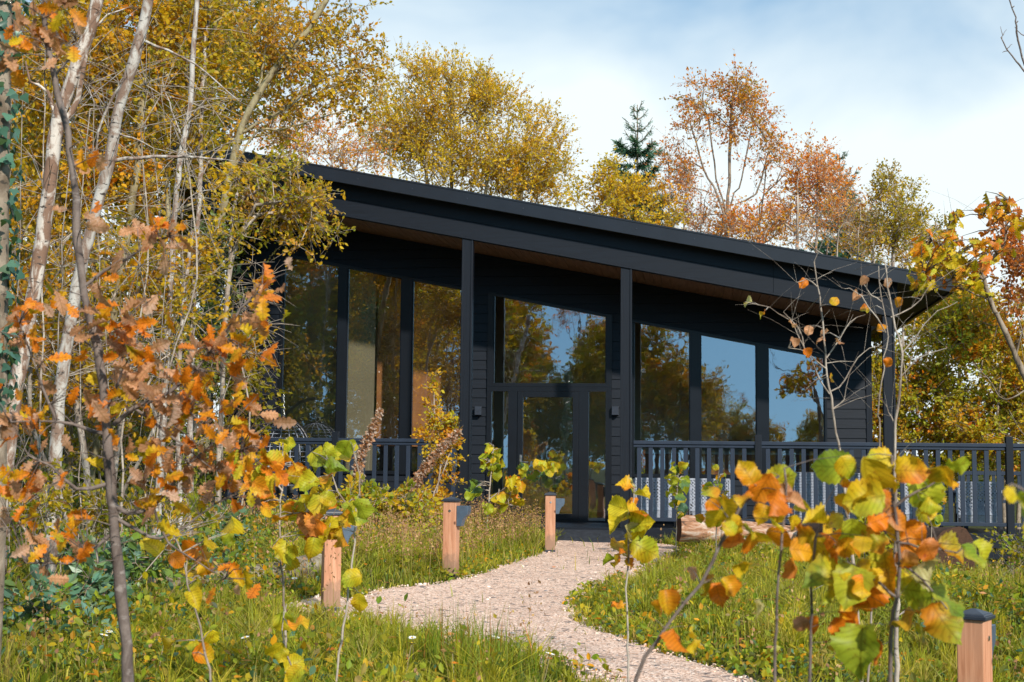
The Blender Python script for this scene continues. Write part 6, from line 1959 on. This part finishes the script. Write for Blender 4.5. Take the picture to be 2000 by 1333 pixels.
def grass():
    rg = np.random.default_rng(200)
    x, y = field(330000, -11, 6.5, 5.6, 24, rg)
    ins = in_poly(x, y, PATHS); ed = edge_dist(x, y, PATHS)
    dens = .50 + .7 * noise2(x, y, 2.4, 1) + .6 * noise2(x, y, 7, 2)
    dens *= np.where(y > 15, .75, 1.0)
    dens = np.where(x < -4.5, dens * .45, dens)
    ok = (rg.random(len(x)) < dens) & (~ins | (ed < .03 + .10 * (noise2(x, y, 5, 3) > .15)) | (rg.random(len(x)) < .004))
    for sx, sy in spots_xy: ok &= np.hypot(x - sx, y - sy) > .09
    x, y, ed = x[ok], y[ok], ed[ok]
    n = len(x)
    hb = .075 + .05 * sstep(.05, .9, ed) + .05 * noise2(x, y, 1.7, 5) + .05 * noise2(x, y, 6, 6)
    hb += .12 * sstep(13, 17, y) * (x < -1.2) + .09 * sstep(.25, .6, noise2(x, y, 3.3, 7)) * sstep(.1, .5, ed)
    h = np.clip(hb, .04, .5) * rg.uniform(.55, 1.35, n)
    m = noise2(x, y, 1.4, 8)[:, None]
    c = pick(rg, n, [(LIME * .55, 2.2), (np.array([.17, .19, .014]), 3), (np.array([.38, .33, .03]), 2.0), (STRAW * .8, 1.4), (GREEN * .45, 2)], .3)
    c = c * (1.12 + .45 * m * np.array([1.1, .7, .6]))
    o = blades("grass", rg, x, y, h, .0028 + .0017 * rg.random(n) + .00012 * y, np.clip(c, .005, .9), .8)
    tag(o, "rough yellow green grass on both sides of the path", "grass", kind="stuff")
    # tufts: blades that spring outwards from one crown
    tx, ty = field(16000, -8, 6.5, 5.6, 22, rg)
    ed = edge_dist(tx, ty, PATHS); ins = in_poly(tx, ty, PATHS)
    ok = (~ins | (ed < .07)) & (rg.random(len(tx)) < (.45 + .7 * noise2(tx, ty, 1.9, 31)) * np.where(tx < -4, .4, 1))
    for sx, sy in spots_xy: ok &= np.hypot(tx - sx, ty - sy) > .13
    ok &= np.array([seg_d(a, b) > .24 for a, b in zip(tx, ty)])
    tx, ty, ed = tx[ok], ty[ok], ed[ok]
    nb = 34; n = len(tx)
    H = np.clip(.10 + .10 * sstep(0, .6, ed) + .06 * rg.normal(0, 1, n), .06, .34)
    th = rg.uniform(0, 6.28, (n, nb)); rr = np.abs(rg.normal(0, .022, (n, nb)))
    a = unit(rg.normal(0, 1, (n * nb, 3)) * np.array([1, 1, 0]))
    x = (tx[:, None] + np.cos(th) * rr).ravel(); y = (ty[:, None] + np.sin(th) * rr).ravel()
    h = (H[:, None] * rg.uniform(.5, 1.2, (n, nb))).ravel()
    kc = pick(rg, n, [(LIME * .6, 2.6), (np.array([.26, .25, .012]), 3), (np.array([.50, .41, .03]), 2.2), (GREEN * .5, 2.4), (STRAW * .8, 1.2)], .25)
    c = .7 * np.repeat(kc, nb, 0) + .3 * pick(rg, n * nb, [(LIME, 2), (LEMON * .8, 1.6), (GREEN * .6, 1), (STRAW, 1)], .3)
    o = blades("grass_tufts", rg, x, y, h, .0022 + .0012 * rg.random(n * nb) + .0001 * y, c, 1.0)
    tag(o, "springy yellow green tufts of longer grass beside the path", "grass", kind="stuff")
    # low broad leaved weeds and moss between the blades
    x, y = field(330000, -11, 6.5, 5.6, 24, rg)
    ins = in_poly(x, y, PATHS); ed = edge_dist(x, y, PATHS)
    ok = (rg.random(len(x)) < .40 + 1.1 * noise2(x, y, 2.6, 11) + .3 * noise2(x, y, 9, 12)) & (~ins | (ed < .09))
    for sx, sy in spots_xy: ok &= np.hypot(x - sx, y - sy) > .09
    x, y, ed = x[ok], y[ok], ed[ok]; n = len(x)
    z = gz(x, y) + rg.uniform(.01, .05, n) + rg.random(n) ** 2 * (.08 + .26 * sstep(.1, .8, ed) * np.clip(.3 + 1.3 * noise2(x, y, 3.7, 14), 0, 1.2) + .12 * (x < -3.5))
    P = np.stack([x, y, z], -1)
    wood = np.maximum(sstep(-2.5, -5, x), .55 * sstep(.7, 1.6, x) * sstep(14, 10, y))
    cA = pick(rg, n, [(LIME * .75, 2.4), (GREEN, 2.2), (LEMON * .7, 2.0), (MOSS, 1.8), (TEAL, .6), (AMBER, .8), (STRAW, .6)], .3)
    cB = pick(rg, n, [(GREEN, 2), (TEAL, 2.4), (MOSS, 2), (OLIVE, 1), (BROWN, .7), (AMBER, .5)], .25)
    c = np.where((rg.random(n) < wood)[:, None], cB, cA)
    o = small_leaves("ground_cover", rg, P, rg.normal(0, 1, (n, 3)), rg.uniform(.016, .062, n) * (1 + .45 * wood), None, MAT['leaf'], None, T_LEAF, up=1.3, col=c)
    tag(o, "low broad leaved weeds and clover growing through the grass", "ground cover", kind="stuff")
    # tall pale grass with reddish seed heads on the bank left of the path
    x, y = field(26000, -7, .2, 11, 21.0, rg)
    ed = edge_dist(x, y, PATHS); ins = in_poly(x, y, PATHS)
    ok = ~ins & (ed > .12) & (x < -.9) & (rg.random(len(x)) < (.20 + .5 * noise2(x, y, 1.6, 21)) * np.where(x > -3.8, 1, .3) * sstep(11.5, 14, y))
    x, y = x[ok], y[ok]
    x2, y2 = field(4200, -6, 6, 5.8, 20, rg); k = ~in_poly(x2, y2, PATHS) & (rg.random(len(x2)) < .10); x, y = np.concatenate([x, x2[k]]), np.concatenate([y, y2[k]])
    n = len(x); h = rg.uniform(.28, .62, n) * np.where(x > 0.3, .6, 1)
    c = pick(rg, n, [(STRAW, 2), (np.array([.45, .26, .14]), 1.4), (LIME * .75, 3)], .2)
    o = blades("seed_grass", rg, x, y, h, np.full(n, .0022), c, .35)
    tag(o, "tall dry grass with seed heads on the bank before the railing", "grass", kind="stuff")
    rep = 9
    t = rg.uniform(.55, 1.0, (n, rep)); ph = rg.normal(0, .022, (n, rep, 3))
    P = np.stack([x, y, gz(x, y)], -1)[:, None] + np.stack([0 * t, 0 * t, h[:, None] * t], -1) + ph
    P = P.reshape(-1, 3)
    c = pick(rg, len(P), [(np.array([.50, .27, .15]), 3), (np.array([.55, .36, .16]), 2), (np.array([.34, .17, .10]), 1.5), (LEMON * .8, .8)], .2)
    o = small_leaves("seed_heads", rg, P, rg.normal(0, .4, P.shape) + np.array([0, 0, 1]), rg.uniform(.014, .034, len(P)), None, MAT['leaf'], None, T_DIA, col=c)
    tag(o, "reddish brown seed heads of the tall grass on the bank", "seed heads", kind="stuff")
    # fallen leaves
    x, y = field(9000, -8, 5.5, 6.5, 21.5, rg); ed = edge_dist(x, y, PATHS); ins = in_poly(x, y, PATHS)
    ok = (~ins & (rg.random(len(x)) < .30)) | (ins & (ed < .22) & (rg.random(len(x)) < .32)) | (ins & (rg.random(len(x)) < .045)) | (ins & (x > .3) & (y > 16.5) & (rg.random(len(x)) < .9))
    x, y, ins = x[ok], y[ok], ins[ok]; n = len(x)
    P = np.stack([x, y, gz(x, y) + np.where(ins, .022, rg.uniform(.03, .16, n))], -1)
    c = pick(rg, n, [(ORANGE, 2), (RUST, 2), (PINKB, 2.4), (BROWN, 2), (AMBER, 1)], .2)
    ax = unit(np.stack([rg.normal(0, 1, n), rg.normal(0, 1, n), rg.normal(0, .12, n)], -1))
    V, Q = leaf_arrays(T_LEAF, P, ax, unit(np.array([0, 0, 1.0]) + rg.normal(0, .25, (n, 3))), rg.uniform(.03, .07, n))
    o = np_mesh("fallen_leaves", V, Q, MAT['leaf'], col=np.repeat(c, 6, 0), smooth=False)
    tag(o, "fallen brown and orange leaves along the path and in the grass", "fallen leaves", kind="stuff")


grass()


def rush_clump(px, py, n, h, label, seed, spread=.14):
    rg = np.random.default_rng(seed)
    c = atG(px, py)
    x = c.x + rg.normal(0, spread, n); y = c.y + rg.normal(0, spread * .7, n)
    o = blades("rush_clump", rg, x, y, h * rg.uniform(.5, 1.1, n), np.full(n, .0028), pick(rg, n, [(GREEN * .8, 3), (MOSS, 2), (LIME * .6, 1), (RUST * .8, .5)], .2), .5)
    tag(o, label, "rushes", "clumps of rushes in the foreground")


rush_clump(905, 1318, 210, .42, "tall dark green rush clump at the bottom of the photo, left of the path", 301)
rush_clump(965, 1335, 110, .36, "thin rush clump with reddish tips at the bottom edge, nearest the path", 302)


def daisy_proto():
    r = empty("daisy_flower")
    w = Wood(); w.tube(np.array([[0, 0, -.02], [.004, 0, .06], [0, .003, .13]]), .0018, 5); w.build("stalk", MAT['olive_bark'], r)
    n = 13; a = np.arange(n) / n * 6.283
    ax = np.stack([np.cos(a), np.sin(a), np.full(n, .18)], -1)
    V, Q = leaf_arrays(T_LEAF, np.repeat(np.array([[0, .003, .132]]), n, 0) + ax * .004, ax, np.repeat(np.array([[0, 0, 1.0]]), n, 0), np.full(n, .017))
    np_mesh("petals", V, Q, MAT['petal'], r)
    m = MB(); m.tube([(0, .003, .131), (0, .003, .137), (0, .003, .139)], [.006, .005, .001], 8); m.build("flower_centre", m_plain("yellow_flower_centre", (.6, .36, .02), .7, .2), r)
    return r


dp = daisy_proto()
for i, (x, y) in enumerate(((806, 1298), (956, 1306), (792, 1333), (890, 1340), (565, 1155), (575, 1165), (1060, 1345), (310, 1318), (500, 1290), (490, 1312), (210, 1284), (188, 1302), (165, 1318), (1890, 1130), (1935, 1290), (1880, 1260), (1500, 1240), (1440, 1180))):
    o = dp if i == 0 else copy_tree(dp)
    p = atG(x, y + 6); o.location = (p.x, p.y, float(gz(p.x, p.y)) + .03); o.rotation_euler = (R(14), 0, i * 1.3)
    o.scale = (1.25, 1.25, 1.1 + .4 * ((i * 7) % 5) / 5)
    tag(o, "small white daisy flowering in the rough grass", "flower", "white daisies scattered in the grass")

# ================================================================== TREES BEHIND THE PHOTOGRAPHER (seen in the window glass)
TREES = {o["label"]: o for o in bpy.data.objects if o.parent is None and o.get("category") in ("tree", "bush")}
B_BR = TREES["tall rust orange birch with bare forked limbs showing sky"]
B_SL = TREES["slim half bare birch right of the tall forked birch"]
S49 = TREES["lower sallow bush with yellow leaves under the birch stems"]
H31 = TREES["dense green and gold bush just right of the cabin corner post"]
H32 = TREES["taller orange flecked bush at the right edge of the photo"]
for k, (src, x, y, rz, sc, lab) in enumerate((
        (S49, -18.5, -10, 1.0, 2.7, "big olive tree mirrored at the left side of the leftmost window pane"),
        (H31, -15.3, -9, 2.4, 2.3, "big dull green tree mirrored in the middle of the leftmost window pane"),
        (S49, -13.6, -15, 2.0, 2.6, "tall golden tree mirrored in the second window pane from the left"),
        (B_BR, -14.0, -4, 0.6, 1.1, "forked pale stemmed tree mirrored in the left windows, before the golden one"),
        (H32, -11.2, -10, 4.0, 2.3, "brown orange tree mirrored in the third window pane from the left"),
        (H32, -9.0, -14, 1.0, 2.0, "orange flecked tree mirrored at the left edge of the transom window"),
        (B_SL, -7.4, -15, 2.0, 1.0, "thin bare tree mirrored in the left part of the transom window"),
        (B_BR, -5.0, -18, 3.3, .95, "forked tree mirrored in the right part of the transom window"),
        (H31, -7.2, -19, 2.2, 1.25, "green bush mirrored in the left half of the entrance door"),
        (H32, -5.0, -21, 1.2, 1.45, "rusty bush mirrored in the right half of the entrance door"),
        (H31, -3.6, -16, 5.0, 1.5, "green bush mirrored in the right side light of the entrance"),
        (H32, -1.7, -14, 5.2, 1.55, "orange tree mirrored in the window pane right of the door"),
        (S49, -0.3, -17, 0.2, 1.5, "golden bush mirrored in the window pane right of the door, behind the orange tree"),
        (H31, 1.3, -27, 3.0, 1.1, "distant green bush mirrored in the second pane right of the door"),
        (B_SL, 2.3, -30, 0.4, .6, "distant slim tree mirrored in the second pane right of the door"),
        (H32, 3.6, -27, 2.0, .85, "distant rusty bush mirrored in the rightmost pane"),
        (H31, 6.0, -30, 1.0, .85, "distant green bush mirrored at the right edge of the rightmost pane"))):
    o = copy_tree(src)
    o.location = (x, y, float(gz(x, y))); o.rotation_euler = (0, 0, rz); o.scale = (sc, sc, sc)
    tag(o, lab, "tree", "trees behind the photographer mirrored in the windows")
